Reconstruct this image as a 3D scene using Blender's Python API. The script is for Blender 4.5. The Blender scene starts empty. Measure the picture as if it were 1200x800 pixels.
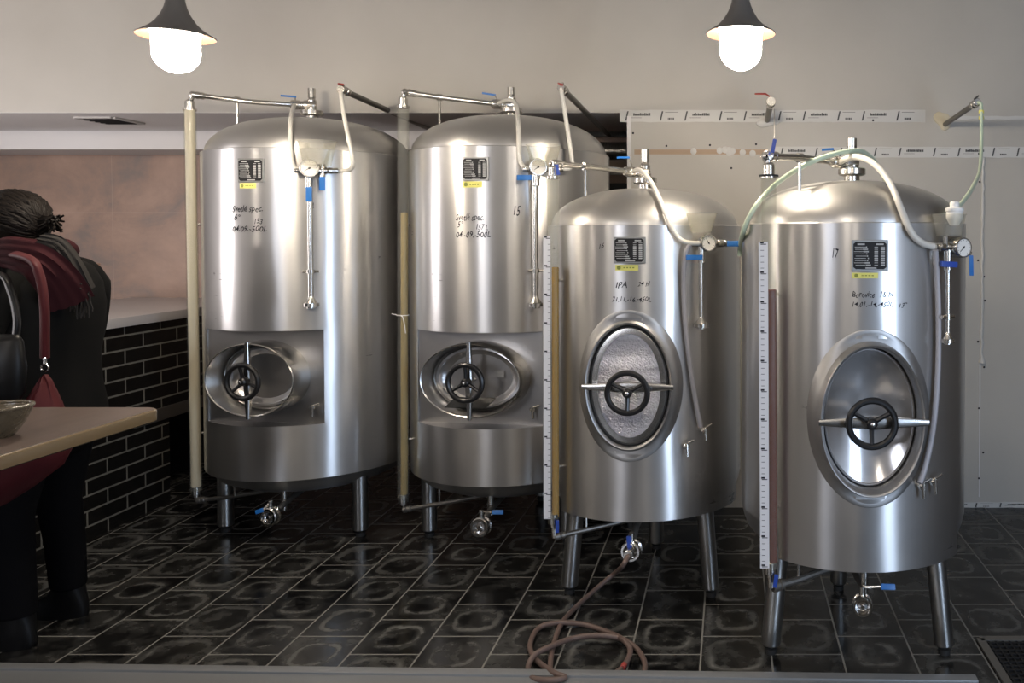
import bpy, bmesh, math, random
from mathutils import Vector as V, Matrix, noise
random.seed(7)
PI = math.pi
S_ = bpy.context.scene
COL = S_.collection

# ------------------------------------------------------------------ camera
F, PX, PY, PITCH, EYE = 966.9, 855.6, 300.7, 0.0231, 1.5
cam = bpy.data.cameras.new('camera'); cam.sensor_width = 36; cam.lens = 36 * F / 1200
cam.shift_x = (600 - PX) / 1200; cam.shift_y = -(400 - PY) / 1200
cam.clip_start = .05
co = bpy.data.objects.new('camera', cam); COL.objects.link(co)
co.location = (0, 0, EYE); co.rotation_euler = (PI / 2 - PITCH, 0, 0)
S_.camera = co
S_.view_settings.view_transform = 'Standard'; S_.view_settings.look = 'None'
S_.view_settings.gamma = 1; S_.view_settings.use_curve_mapping = False
S_.view_settings.exposure = 0.85
S_.cycles.use_denoising = True
S_.cycles.max_bounces = 8; S_.cycles.transparent_max_bounces = 16
S_.cycles.sample_clamp_indirect = 6

def ray(x, y):
    u = (x - PX) / F; v = -(y - PY) / F
    return V((u, math.cos(PITCH) + v * math.sin(PITCH), -math.sin(PITCH) + v * math.cos(PITCH)))
def P(x, y, Y):
    d = ray(x, y); return V((0, 0, EYE)) + d * (Y / d.y)
def FL(x, y, z=0.0):
    d = ray(x, y); return V((0, 0, EYE)) + d * ((z - EYE) / d.z)

# ------------------------------------------------------------------ materials
def mat(name, col=(.5, .5, .5), rough=.5, metal=0., spec=.5, emit=None, estr=0, alpha=1, trans=0, aniso=0):
    m = bpy.data.materials.new(name); m.use_nodes = True
    b = m.node_tree.nodes['Principled BSDF']
    b.inputs['Base Color'].default_value = (*col, 1); b.inputs['Roughness'].default_value = rough
    b.inputs['Metallic'].default_value = metal; b.inputs['Specular IOR Level'].default_value = spec
    if emit: b.inputs['Emission Color'].default_value = (*emit, 1); b.inputs['Emission Strength'].default_value = estr
    b.inputs['Alpha'].default_value = alpha; b.inputs['Transmission Weight'].default_value = trans
    return m
class NT:
    def __init__(s, m): s.t = m.node_tree; s.b = s.t.nodes['Principled BSDF']
    def n(s, ty, **kw):
        x = s.t.nodes.new(ty)
        for k, v in kw.items(): setattr(x, k, v)
        return x
    def l(s, a, b): s.t.links.new(a, b)
    def m(s, op, a, b=None, c=None):
        x = s.n('ShaderNodeMath', operation=op)
        for i, v in enumerate((a, b, c)):
            if v is None: continue
            if hasattr(v, 'is_linked') or hasattr(v, 'links'): s.l(v, x.inputs[i])
            else: x.inputs[i].default_value = v
        return x.outputs[0]
    def ramp(s, fac, stops):
        r = s.n('ShaderNodeValToRGB'); e = r.color_ramp.elements
        while len(e) < len(stops): e.new(.5)
        for q, (p, c) in zip(e, stops): q.position = p; q.color = (*c, 1) if len(c) == 3 else c
        s.l(fac, r.inputs[0]); return r.outputs[0]
    def noise(s, vec, scale, detail=3, rough=.5, dist=0):
        x = s.n('ShaderNodeTexNoise'); x.inputs['Scale'].default_value = scale; x.inputs['Detail'].default_value = detail
        x.inputs['Roughness'].default_value = rough; x.inputs['Distortion'].default_value = dist
        if vec is not None: s.l(vec, x.inputs['Vector'])
        return x
    def mapping(s, vec, scale=(1, 1, 1), loc=(0, 0, 0)):
        x = s.n('ShaderNodeMapping'); x.inputs['Scale'].default_value = scale; x.inputs['Location'].default_value = loc
        s.l(vec, x.inputs['Vector']); return x.outputs[0]
    def pos(s): return s.n('ShaderNodeNewGeometry').outputs['Position']
    def obj(s): return s.n('ShaderNodeTexCoord').outputs['Object']
    def bump(s, h, strength=.2, dist=.01):
        x = s.n('ShaderNodeBump'); x.inputs['Strength'].default_value = strength; x.inputs['Distance'].default_value = dist
        s.l(h, x.inputs['Height']); s.l(x.outputs[0], s.b.inputs['Normal'])
    def mix(s, fac, a, b):
        x = s.n('ShaderNodeMix', data_type='RGBA')
        s.l(fac, x.inputs[0])
        for i, v in ((6, a), (7, b)):
            if isinstance(v, tuple): x.inputs[i].default_value = (*v, 1)
            else: s.l(v, x.inputs[i])
        return x.outputs[2]

def brushed(name, col=(.58, .572, .565), rough=.29, aniso=.90, wave=.25, tangent=True, soft=.36):
    m = mat(name, col, rough, 1.0); k = NT(m)
    o = k.obj()
    st = k.noise(k.mapping(o, (2.2, 2.2, 130)), 1.0, 4, .65).outputs[0]
    bl = k.noise(o, 3.2, 4, .6).outputs[0]
    r = k.m('ADD', k.m('MULTIPLY', st, .03), k.m('ADD', k.m('MULTIPLY', bl, .12), rough - .07))
    k.l(r, k.b.inputs['Roughness'])
    c = k.mix(k.m('MULTIPLY', bl, .9), tuple(x * .90 for x in col), tuple(min(1, x * 1.06) for x in col))
    k.l(c, k.b.inputs['Base Color'])
    if tangent:
        k.b.inputs['Anisotropic'].default_value = aniso
        k.b.inputs['Anisotropic Rotation'].default_value = .25
        t = k.n('ShaderNodeTangent', direction_type='RADIAL', axis='Z'); k.l(t.outputs[0], k.b.inputs['Tangent'])
    w = k.noise(k.mapping(o, (4.5, 4.5, 2.2)), 1.0, 1, .4).outputs[0]
    k.bump(k.m('MULTIPLY', w, wave), .5, .02)
    b2 = k.n('ShaderNodeBsdfPrincipled'); b2.inputs['Metallic'].default_value = 1; b2.inputs['Roughness'].default_value = .52
    k.l(c, b2.inputs['Base Color']); k.l(k.b.inputs['Normal'].links[0].from_socket, b2.inputs['Normal'])
    mx = k.n('ShaderNodeMixShader'); mx.inputs[0].default_value = soft; k.l(k.b.outputs[0], mx.inputs[1]); k.l(b2.outputs[0], mx.inputs[2])
    k.l(mx.outputs[0], k.t.nodes['Material Output'].inputs['Surface'])
    return m
M = {}
M['shell'] = brushed('brushed_steel_shell')
M['shell2'] = brushed('brushed_steel_small_shell', wave=.5)
M['dome'] = brushed('brushed_steel_dome', (.55, .54, .525), .34, .55, .05)
M['plate'] = brushed('brushed_steel_plate', (.50, .49, .485), .30, 0, .08, False)
M['rim'] = mat('satin_steel', (.56, .55, .53), .26, 1.0)
M['collar'] = brushed('satin_collar', (.42, .415, .41), .40, 0, .02, False, .6)
M['polish'] = mat('polished_steel', (.66, .65, .63), .14, 1.0); M['door'] = brushed('hatch_door_steel', (.66, .65, .65), .16, 0, .06, False, .35)
M['pipe'] = mat('pipe_steel', (.62, .60, .56), .24, 1.0)
M['darkpipe'] = mat('dull_grey_pipe', (.20, .19, .175), .45, .8)
M['leg'] = mat('leg_steel', (.50, .50, .49), .3, 1.0)
M['blue'] = mat('blue_plastic', (.012, .13, .42), .4)
M['navy'] = mat('dark_blue_plastic', (.02, .06, .33), .4)
M['red'] = mat('red_lever', (.33, .05, .04), .45)
M['black'] = mat('black_plastic', (.012, .012, .013), .32)
M['rubber'] = mat('black_rubber', (.012, .012, .012), .7)
M['white'] = mat('white_plastic', (.75, .74, .72), .4)
M['dial'] = mat('gauge_dial', (.74, .72, .68), .45)
M['ink'] = mat('marker_ink', (.03, .03, .036), .8, spec=.05); M['plateframe'] = mat('plate_frame', (.30, .30, .29), .42, 1.0)
M['yellow'] = mat('yellow_sticker', (.70, .66, .16), .5)
M['palehose'] = mat('milky_hose', (.60, .58, .53), .35)
M['greyhose'] = mat('grey_hose', (.36, .35, .37), .4)
M['greenhose'] = mat('pale_green_hose', (.46, .55, .42), .3)
M['brownhose'] = mat('brown_hose', (.125, .085, .072), .5)
M['beer'] = mat('golden_beer', (.42, .24, .035), .25)
M['palebeer'] = mat('hazy_pale_beer', (.36, .27, .11), .3)
M['brownbeer'] = mat('brown_beer', (.13, .030, .013), .25)
M['cream'] = mat('cream_tube_content', (.62, .56, .44), .4)
M['ruler'] = mat('white_scale', (.70, .69, .70), .45)
M['plateblack'] = mat('plate_black', (.010, .010, .011), .5, spec=.25)
M['platewhite'] = mat('plate_print', (.36, .36, .36), .5)
M['bulb'] = mat('lit_opal_glass', (1, 1, 1), .3, emit=(1, .87, .70), estr=92)
M['shade'] = mat('grey_enamel', (.10, .095, .092), .45)
M['copperin'] = mat('copper_inside', (.040, .017, .011), .6, .0, spec=.1)
def glassy(name, col, a, rough=.08):
    m = bpy.data.materials.new(name); m.use_nodes = True; t = m.node_tree; t.nodes.clear()
    o = t.nodes.new('ShaderNodeOutputMaterial'); mx = t.nodes.new('ShaderNodeMixShader'); mx.inputs[0].default_value = a
    tr = t.nodes.new('ShaderNodeBsdfTransparent'); tr.inputs[0].default_value = (*col, 1)
    p = t.nodes.new('ShaderNodeBsdfPrincipled'); p.inputs['Base Color'].default_value = (.55, .55, .53, 1); p.inputs['Roughness'].default_value = rough
    t.links.new(tr.outputs[0], mx.inputs[1]); t.links.new(p.outputs[0], mx.inputs[2]); t.links.new(mx.outputs[0], o.inputs[0]); return m
M['acrylic'] = glassy('clear_acrylic', (.95, .95, .93), .06)
M['cup'] = glassy('translucent_plastic', (.95, .94, .90), .16, .3)
def frost():
    m = mat('frosted_film', (.62, .62, .66), .3, .45); k = NT(m); o = k.obj()
    nz = k.noise(o, 110, 3, .7).outputs[0]; k.bump(nz, 1.0, .03); w = k.noise(k.mapping(o, (.5, .5, 26)), 1, 2).outputs[0]; k.l(k.ramp(w, [(.35, (.55, .55, .62)), (.65, (.92, .92, 1))]), k.b.inputs['Base Color'])
    return m
M['frost'] = frost()

# ------------------------------------------------------------------ mesh helpers
def new(): return bmesh.new()
def worldloc(o):
    p = V((0, 0, 0))
    while o: p += o.location; o = o.parent
    return p
def obj(name, bm, m, parent=None, smooth=True, angle=35, loc=None, label=None):
    """link bm (world coords) as one mesh; origin at the parent's origin, or at loc"""
    base = worldloc(parent) if parent else V((0, 0, 0))
    org = V(loc) if loc is not None else base
    bmesh.ops.recalc_face_normals(bm, faces=bm.faces)
    bmesh.ops.translate(bm, verts=bm.verts, vec=-org)
    me = bpy.data.meshes.new(name); bm.to_mesh(me); bm.free()
    for mm in (m if isinstance(m, (list, tuple)) else [m]): me.materials.append(mm)
    if smooth:
        for p in me.polygons: p.use_smooth = True
        me.set_sharp_from_angle(angle=math.radians(angle))
    o = bpy.data.objects.new(name, me); COL.objects.link(o)
    if parent: o.parent = parent
    o.location = org - base
    if label: o['label'] = label
    return o
def thing(name, label, cat, loc, group=None):
    o = bpy.data.objects.new(name, None); COL.objects.link(o); o.location = loc; o.empty_display_size = .1
    return tag(o, label, cat, group)
def tag(o, label, cat, group=None):
    o['label'] = label; o['category'] = cat
    if group: o['group'] = group
    return o
def struct(o): o['kind'] = 'structure'; return o

def basis(d):
    d = V(d).normalized(); a = V((0, 0, 1)) if abs(d.z) < .9 else V((1, 0, 0))
    x = a.cross(d).normalized(); return x, d.cross(x).normalized(), d
def loft(bm, rings, c0=True, c1=True, closed=True, mi=0):
    vs = [[bm.verts.new(p) for p in r] for r in rings]
    n = len(rings[0])
    for a, b in zip(vs, vs[1:]):
        for i in range(n if closed else n - 1):
            j = (i + 1) % n
            f = bm.faces.new((a[i], a[j], b[j], b[i])); f.material_index = mi
    if c0 and closed: bm.faces.new(vs[0][::-1]).material_index = mi
    if c1 and closed: bm.faces.new(vs[-1]).material_index = mi
    return vs
def tube(bm, pts, r, n=12, mi=0, c=True):
    pts = [V(p) for p in pts]; k = len(pts)
    rs = r if isinstance(r, (list, tuple)) else [r] * k
    t0 = (pts[1] - pts[0]).normalized(); x, y, _ = basis(t0); rings = []
    for i, p in enumerate(pts):
        t = ((pts[min(i + 1, k - 1)] - p).normalized() + (p - pts[max(i - 1, 0)]).normalized())
        t = t.normalized() if t.length > 1e-6 else t0
        x = (x - t * x.dot(t)).normalized(); y = t.cross(x)
        rings.append([p + (x * math.cos(q) + y * math.sin(q)) * rs[i] for q in [2 * PI * j / n for j in range(n)]])
    loft(bm, rings, c, c, mi=mi)
def cat(pts, k=8):
    pts = [V(p) for p in pts]; o = []; q = [pts[0] * 2 - pts[1]] + pts + [pts[-1] * 2 - pts[-2]]
    for i in range(1, len(q) - 2):
        a, b, c, d = q[i - 1:i + 3]
        for s in range(k):
            t = s / k
            o.append(.5 * ((2 * b) + (c - a) * t + (2 * a - 5 * b + 4 * c - d) * t * t + (3 * b - a - 3 * c + d) * t ** 3))
    o.append(pts[-1]); return o
def lathe(bm, prof, org, axis=(0, 0, 1), n=32, mi=0, c0=True, c1=True):
    x, y, d = basis(axis); org = V(org)
    loft(bm, [[org + d * h + (x * math.cos(2 * PI * j / n) + y * math.sin(2 * PI * j / n)) * max(r, 1e-4) for j in range(n)] for r, h in prof], c0, c1, mi=mi)
def cyl(bm, a, b, r, n=20, mi=0):
    a = V(a); b = V(b); L = (b - a).length; e = min(r * .15, L * .2)
    lathe(bm, [(r - e, 0), (r, e), (r, L - e), (r - e, L)], a, b - a, n, mi)
def box(bm, c, sx, sy, sz, X=(1, 0, 0), Y=(0, 1, 0), Z=(0, 0, 1), bev=0, mi=0):
    c = V(c); X, Y, Z = V(X).normalized(), V(Y).normalized(), V(Z).normalized(); vs = []
    for k in (-1, 1):
        for j in (-1, 1):
            for i in (-1, 1): vs.append(bm.verts.new(c + X * (i * sx / 2) + Y * (j * sy / 2) + Z * (k * sz / 2)))
    fs = [bm.faces.new([vs[q] for q in f]) for f in ((0, 2, 3, 1), (4, 5, 7, 6), (0, 1, 5, 4), (2, 6, 7, 3), (0, 4, 6, 2), (1, 3, 7, 5))]
    for f in fs: f.material_index = mi
    if bev:
        es = list({e for f in fs for e in f.edges})
        r = bmesh.ops.bevel(bm, geom=es, offset=bev, segments=2, affect='EDGES', profile=.7)
        for f in r['faces']: f.material_index = mi
def torus(bm, c, nrm, R, r, n=36, k=10, mi=0):
    x, y, d = basis(nrm); c = V(c); rings = []
    for i in range(n):
        a = 2 * PI * i / n; e = x * math.cos(a) + y * math.sin(a)
        rings.append([c + e * (R + r * math.cos(2 * PI * j / k)) + d * r * math.sin(2 * PI * j / k) for j in range(k)])
    rings.append(rings[0]); loft(bm, rings, False, False, mi=mi)
    bmesh.ops.remove_doubles(bm, verts=bm.verts, dist=1e-6)
def ell(c, t, u, a, b, n=64):
    return [c + t * (a * math.cos(2 * PI * i / n)) + u * (b * math.sin(2 * PI * i / n)) for i in range(n)]
def quad(bm, pts, mi=0):
    f = bm.faces.new([bm.verts.new(p) for p in pts]); f.material_index = mi; return f

def text_tris(s, size, shear=.25):
    cu = bpy.data.curves.new('writing', 'FONT'); cu.body = s; cu.size = size; cu.shear = shear; cu.offset = .008; cu.resolution_u = 2
    o = bpy.data.objects.new('writing', cu); COL.objects.link(o)
    dg = bpy.context.evaluated_depsgraph_get(); me = o.evaluated_get(dg).to_mesh()
    vs = [tuple(v.co) for v in me.vertices]; fs = [tuple(p.vertices) for p in me.polygons]
    o.evaluated_get(dg).to_mesh_clear(); bpy.data.objects.remove(o); bpy.data.curves.remove(cu)
    return vs, fs

# ------------------------------------------------------------------ tanks
UP = V((0, 0, 1))
class Tank:
    def __init__(s, x, y, R, zt, zb, zd, label):
        s.T = V((x, y, 0)); s.R, s.zt, s.zb, s.zd = R, zt, zb, zd
        s.root = thing('fermentation_tank', label, 'tank', (x, y, 0), 'steel fermentation tanks in a row')
    def S(s, x, y, off=0.):
        d = ray(x, y); R = s.R + off; ox, oy = -s.T.x, -s.T.y
        a = d.x * d.x + d.y * d.y; b = ox * d.x + oy * d.y; c = ox * ox + oy * oy - R * R
        q = b * b - a * c; t = (-b - math.sqrt(max(q, 0))) / a
        return V((0, 0, EYE)) + d * t
    def az(s, p): return math.atan2(p.x - s.T.x, -(p.y - s.T.y))
    def fr(s, a): return V((math.sin(a), -math.cos(a), 0)), V((math.cos(a), math.sin(a), 0))
    def C(s, a, z, off=0.): return s.T + s.fr(a)[0] * (s.R + off) + UP * z
    def inside(s, p, m):
        rho = math.hypot(p.x - s.T.x, p.y - s.T.y)
        if p.z < s.zt: return rho < s.R + m
        h = s.zd - s.zt; R = s.R - .014
        for dx, dz in ((0, -m), (-m, 0), (-.7 * m, -.7 * m)):
            q = max(0, rho + dx) / R
            if q < 1 and p.z + dz < s.zt + h * math.sqrt(1 - q ** 2.35): return True
        return False
    def push(s, pts, m):
        o = []
        for p in pts:
            p = V(p); d = (p - V((0, 0, EYE))).normalized(); k = 0
            while s.inside(p, m) and k < 200: p = p - d * .004; k += 1
            o.append(p)
        for _ in range(6): o = [o[0]] + [(o[i - 1] + o[i] * 2 + o[i + 1]) / 4 for i in range(1, len(o) - 1)] + [o[-1]]
        return o
    def part(s, name, bm, m, parent=None, **k): return obj(name, bm, m, parent or s.root, **k)

def shell(t, bottom, hole=None, pocket=None, m='shell'):
    bm = new(); n = 150
    As = [2 * PI * i / n for i in range(n)]
    zk = bottom[-1][1] + .004; zs = [zk + (t.zt - zk) * i / 90 for i in range(91)]
    if pocket:
        a0, a1, z0, z1, d = pocket
        for a in (a0, a1):
            q = a % (2 * PI); i = min(range(len(As)), key=lambda i: abs((As[i] - q + PI) % (2 * PI) - PI)); As[i] = q
        for z in (z0, z1):
            i = min(range(91), key=lambda i: abs(zs[i] - z)); zs[i] = z
        As.sort()
    n = len(As)
    prof = [(r, z, 0) for r, z in bottom] + [(t.R, z, 1) for z in zs] + [(t.R - .004, t.zt + .003, 0), (t.R - .02, t.zt + .003, 0)]
    vs = [[bm.verts.new(t.T + V((math.sin(a), -math.cos(a), 0)) * r + UP * z) for a in As] for r, z, _ in prof]
    for i in range(len(prof) - 1):
        zc = (prof[i][1] + prof[i + 1][1]) / 2; cylp = prof[i][2] and prof[i + 1][2]
        for j in range(n):
            k = (j + 1) % n
            a = As[j]; b = As[k] if k else 2 * PI
            ac = (a + b) / 2; ac = (ac + PI) % (2 * PI) - PI
            if cylp and pocket and a0 < ac < a1 and z0 < zc < z1: continue
            if cylp and hole:
                ah, zh, A, B = hole
                if ((ac - ah) * t.R / A) ** 2 + ((zc - zh) / B) ** 2 < 1: continue
            bm.faces.new((vs[i][j], vs[i][k], vs[i + 1][k], vs[i + 1][j]))
    bm.faces.new(vs[0][::-1])
    s = t.part('shell', bm, M[m], angle=30)
    if pocket:
        bm = new(); am = (a0 + a1) / 2; nn, tt = t.fr(am); hw = t.R * math.sin((a1 - a0) / 2)
        pl = [t.T + nn * d + tt * x + UP * z for x, z in ((-hw, z0), (hw, z0), (hw, z1), (-hw, z1))]
        quad(bm, pl)
        for z in (z0, z1):
            arc = [t.C(a0 + (a1 - a0) * i / 24, z) for i in range(25)]
            bm.faces.new([bm.verts.new(p) for p in arc + [t.T + nn * d + tt * hw + UP * z, t.T + nn * d - tt * hw + UP * z]])
        for a, sg in ((a0, -1), (a1, 1)):
            quad(bm, [t.C(a, z0), t.C(a, z1), t.T + nn * d + tt * sg * hw + UP * z1, t.T + nn * d + tt * sg * hw + UP * z0])
        t.part('hatch_recess', bm, M['plate'], smooth=False)
    # dome
    bm = new(); pr = []; h = t.zd - t.zt; R = t.R - .014
    for i in range(25):
        q = math.sin(PI / 2 * (1 - i / 24)); pr.append((R * q, t.zt - .004 + (h + .004) * (max(0, 1 - q ** 2.35)) ** (1 / 2.0)))
    lathe(bm, pr, t.T, n=120, c0=False, c1=True)
    t.part('dome', bm, M['dome'], angle=60)
    return s

def jacket(t, xa, xb, hole):
    """outer cladding sheet wrapped round the front of the hull"""
    aa, ab = t.az(t.S(xa, 450)), (t.az(t.S(xb, 450)) if xb else math.radians(75)); ah, zh, A, B = hole; nx, nz = 110, 100; bm = new()
    z0, z1 = t.zb - .002, t.zt + .001; ro = t.R + .006
    vs = [[bm.verts.new(t.T + t.fr(aa + (ab - aa) * i / nx)[0] * ro + UP * (z0 + (z1 - z0) * k / nz)) for i in range(nx + 1)] for k in range(nz + 1)]
    for k in range(nz):
        for i in range(nx):
            ac = aa + (ab - aa) * (i + .5) / nx; zc = z0 + (z1 - z0) * (k + .5) / nz
            if ((ac - ah) * t.R / A) ** 2 + ((zc - zh) / B) ** 2 < 1: continue
            bm.faces.new((vs[k][i], vs[k][i + 1], vs[k + 1][i + 1], vs[k + 1][i]))
    # turned-in edges
    inn = lambda a_, z: t.T + t.fr(a_)[0] * (t.R - .03) + UP * z
    for k, z in ((0, z0), (nz, z1)):
        row = [bm.verts.new(inn(aa + (ab - aa) * i / nx, z)) for i in range(nx + 1)]
        for i in range(nx): bm.faces.new((vs[k][i], vs[k][i + 1], row[i + 1], row[i]))
    for i, a_ in ((0, aa), (nx, ab)):
        col = [bm.verts.new(inn(a_, z0 + (z1 - z0) * k / nz)) for k in range(nz + 1)]
        for k in range(nz): bm.faces.new((vs[k][i], vs[k + 1][i], col[k + 1], col[k]))
    t.R += .006
    return t.part('jacket_sheet', bm, M['shell2'], label='outer steel cladding sheet')

def legs(t, r, a, rl, flare=0.):
    for k in range(3):
        q = a + k * 2 * PI / 3 + PI / 6; d = V((-math.cos(q), -math.sin(q), 0))
        bot = t.T + d * r + UP * .03; top = t.T + d * (r - flare) + UP * (t.zb + .02 - (.03 if flare == 0 else 0))
        bm = new(); cyl(bm, bot, top, rl, 28)
        L = t.part('leg', bm, M['leg'])
        bm = new(); lathe(bm, [(rl * .55, -.002), (rl * .62, 0), (rl * .62, .018), (rl * .35, .02), (rl * .35, .034)], t.T + d * r, n=24)
        t.part('foot', bm, M['rubber'], L, label='black rubber foot')

def plate(t, x0, y0, x1, y1, sticker):
    a = t.S(x0, y0, .004); b = t.S(x1, y1, .004); c = (a + b) / 2; az = t.az(c); n, u = t.fr(az); c = t.C(az, c.z, .001)
    w = (b - a).dot(u); h = a.z - b.z
    bm = new(); box(bm, c, w, .008, h, u, -n, UP, .002)
    pl = t.part('data_plate', bm, M['plateframe'], smooth=False, label='small black data plate with rows of white print')
    def rect(bm, cx, cz, rw, rh, o): 
        q = c + n * o + u * (cx * w) + UP * (cz * h); quad(bm, [q + u * (sx * rw * w / 2) + UP * (sz * rh * h / 2) for sx, sz in ((-1, -1), (1, -1), (1, 1), (-1, 1))])
    bm = new(); ch = .07; o = .0048
    pts = [(-.46 + ch, -.44), (.44 - ch, -.44), (.44, -.44 + ch), (.44, .44 - ch), (.44 - ch, .44), (-.46 + ch, .44), (-.46, .44 - ch), (-.46, -.44 + ch)]
    bm.faces.new([bm.verts.new(c + n * o + u * (p[0] * w) + UP * (p[1] * h)) for p in pts])
    t.part('plate_face', bm, M['plateblack'], pl, smooth=False)
    bm = new(); o = .0052; rr = random.Random(3)
    rect(bm, -.25, .36, .2, .05, o); rect(bm, .26, .36, .2, .05, o)
    for i in range(9):
        z = .27 - i * .072
        rect(bm, -.26 + rr.uniform(-.02, .02), z, rr.uniform(.26, .34), .018, o)
        rect(bm, -.1 + rr.uniform(-.04, .06), z, .14 if i in (1, 2, 7, 8) else .03, .042, o)
        rect(bm, .16, z, .1, .05 if 1 < i < 7 else .02, o); rect(bm, .34, z, .11, .05 if i > 0 else .02, o)
    rect(bm, .02, -.4, .3, .04, o)
    t.part('plate_print', bm, M['platewhite'], pl, smooth=False)
    x0, y0, x1, y1 = sticker
    a = t.S(x0, y0, .001); b = t.S(x1, y1, .001); k = 8; bm = new(); aa, ab = t.az(a), t.az(b)
    loft(bm, [[t.C(aa + (ab - aa) * i / k, a.z, .0012) , t.C(aa + (ab - aa) * i / k, b.z, .0012)] for i in range(k + 1)], closed=False)
    s = t.part('inspection_sticker', bm, M['yellow'], label='small yellow sticker below the data plate')
    bm = new(); rad = (a.z - b.z) * .34; cc = aa + (ab - aa) * .16
    bm.faces.new([bm.verts.new(t.C(cc + rad * math.cos(2 * PI * i / 16) / t.R, (a.z + b.z) / 2 + rad * math.sin(2 * PI * i / 16), .0022)) for i in range(16)])
    for i in range(4): 
        g = aa + (ab - aa) * (.36 + .13 * i); g2 = aa + (ab - aa) * (.44 + .13 * i); zc = (a.z + b.z) / 2; hh = (a.z - b.z) * .1
        quad(bm, [t.C(g, zc - hh, .0022), t.C(g2, zc - hh, .0022), t.C(g2, zc + hh, .0022), t.C(g, zc + hh, .0022)])
    t.part('sticker_print', bm, mat('olive_print', (.22, .24, .04), .6) if 'olive_print' not in bpy.data.materials else bpy.data.materials['olive_print'], s, smooth=False)

def writing(t, lines):
    for s, x, y, size, wpx in lines:
        bm = new(); p = t.S(x, y); a0 = t.az(p); q = t.S(x + wpx, y); wid = (t.az(q) - a0) * t.R
        vs, fs = text_tris(s, 1.0); mw = max(v[0] for v in vs); kx = wid / mw
        rr = random.Random(len(s) * 7 + int(x)); ph = rr.uniform(0, 6)
        nv = [bm.verts.new(t.C(a0 + v[0] * kx / t.R, p.z + v[1] * size + .0025 * math.sin(v[0] * 5 + ph), .0012)) for v in vs]
        for f in fs:
            try: bm.faces.new([nv[i] for i in f])
            except ValueError: pass
        t.part('marker_writing', bm, M['ink'], smooth=False, label='black marker handwriting: ' + s)

def handle(parent, t, a, b, m, w=.013, th=.006, neck=None, label='blue lever handle'):
    """flat plastic-sleeved lever from a to b"""
    a, b = V(a), V(b); d = (b - a).normalized(); view = V((0, 0, EYE)) - a
    s = d.cross(view).normalized(); nn = s.cross(d).normalized()
    bm = new(); box(bm, (a + b) / 2, (b - a).length, w, th, d, s, nn, min(w, th) * .3)
    if neck is not None: 
        q = V(neck); bm2 = new(); tube(bm2, [q, (q + a) / 2 + UP * .002, a + d * .006], .0035, 8)
        obj('lever_neck', bm2, M['pipe'], parent)
    return obj('valve_handle', bm, M[m], parent, label=label)

def wheel(t, c, n, R, m, parent, rot=0.):
    bm = new(); c = V(c); x, y, d = basis(n)
    torus(bm, c, n, R, R * .15, 40, 10)
    for k in range(3):
        a = rot + k * 2 * PI / 3; e = UP * math.cos(a) + d.cross(UP).normalized() * math.sin(a)
        tube(bm, [c - n * .01, c + e * R * .5 - n * .006, c + e * R], [R * .13, R * .1, R * .1], 8)
    lathe(bm, [(R * .22, -.03), (R * .24, -.028), (R * .24, .006), (R * .16, .012), (.001, .012)], c, n, 20)
    w = obj('handwheel', bm, M[m], parent, label='black spoked handwheel')
    bm = new(); lathe(bm, [(R * .1, 0), (R * .1, .006), (.001, .009)], c + n * .011, n, 12); obj('hub_bolt', bm, M['rim'], w)
    bm = new(); cyl(bm, c - n * .02, c - n * .10, R * .12, 14); obj('clamp_screw', bm, M['rim'], w)

def bar(bm, c, n, e, half, w0, w1, th):
    s = n.cross(e).normalized(); rings = []
    for k in (-1, -.5, 0, .5, 1):
        w = w0 + (w1 - w0) * abs(k); h = th * (1.25 - .45 * abs(k)); p = c + e * (half * k)
        rings.append([p + s * (i * w / 2) + n * (j * h / 2) for i, j in ((-1, -1), (1, -1), (1, .7), (.7, 1), (-.7, 1), (-1, .7))])
    loft(bm, rings)

def manway_h(t, az, z, d0, d1, A=.222, B=.172):
    n, u = t.fr(az); n = n.copy(); c0 = t.T + UP * z
    bm = new()
    loft(bm, [ell(c0 + n * d, u, UP, a, b) for d, a, b in ((d0 - .01, A + .004, B + .004), (d1 - .004, A, B), (d1, A - .003, B - .003), (d1 - .003, A - .007, B - .007), (d0 + .02, A - .02, B - .016), (d0 + .01, A - .03, B - .026), (d0 + .008, A - .055, B - .05))], False, False)
    nk = t.part('hatch_neck', bm, M['rim'], label='oval steel hatch collar')
    bm = new()
    loft(bm, [ell(c0 + n * d, u, UP, A * k - .02, B * k - .018) for d, k in ((d0 + .012, .95), (d0 + .024, .94), (d0 + .026, .88), (d0 + .012, .84), (d0 - .012, .62), (d0 - .024, .42), (d0 - .03, .2), (d0 - .031, .02))], False, True)
    dr = t.part('hatch_door', bm, M['door'], label='polished dished oval hatch door')
    bm = new(); bar(bm, c0 + n * (d1 + .004), n, UP, B + .008, .034, .016, .02)
    t.part('clamp_bar', bm, M['rim'], dr)
    return n, u, c0, dr

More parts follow.
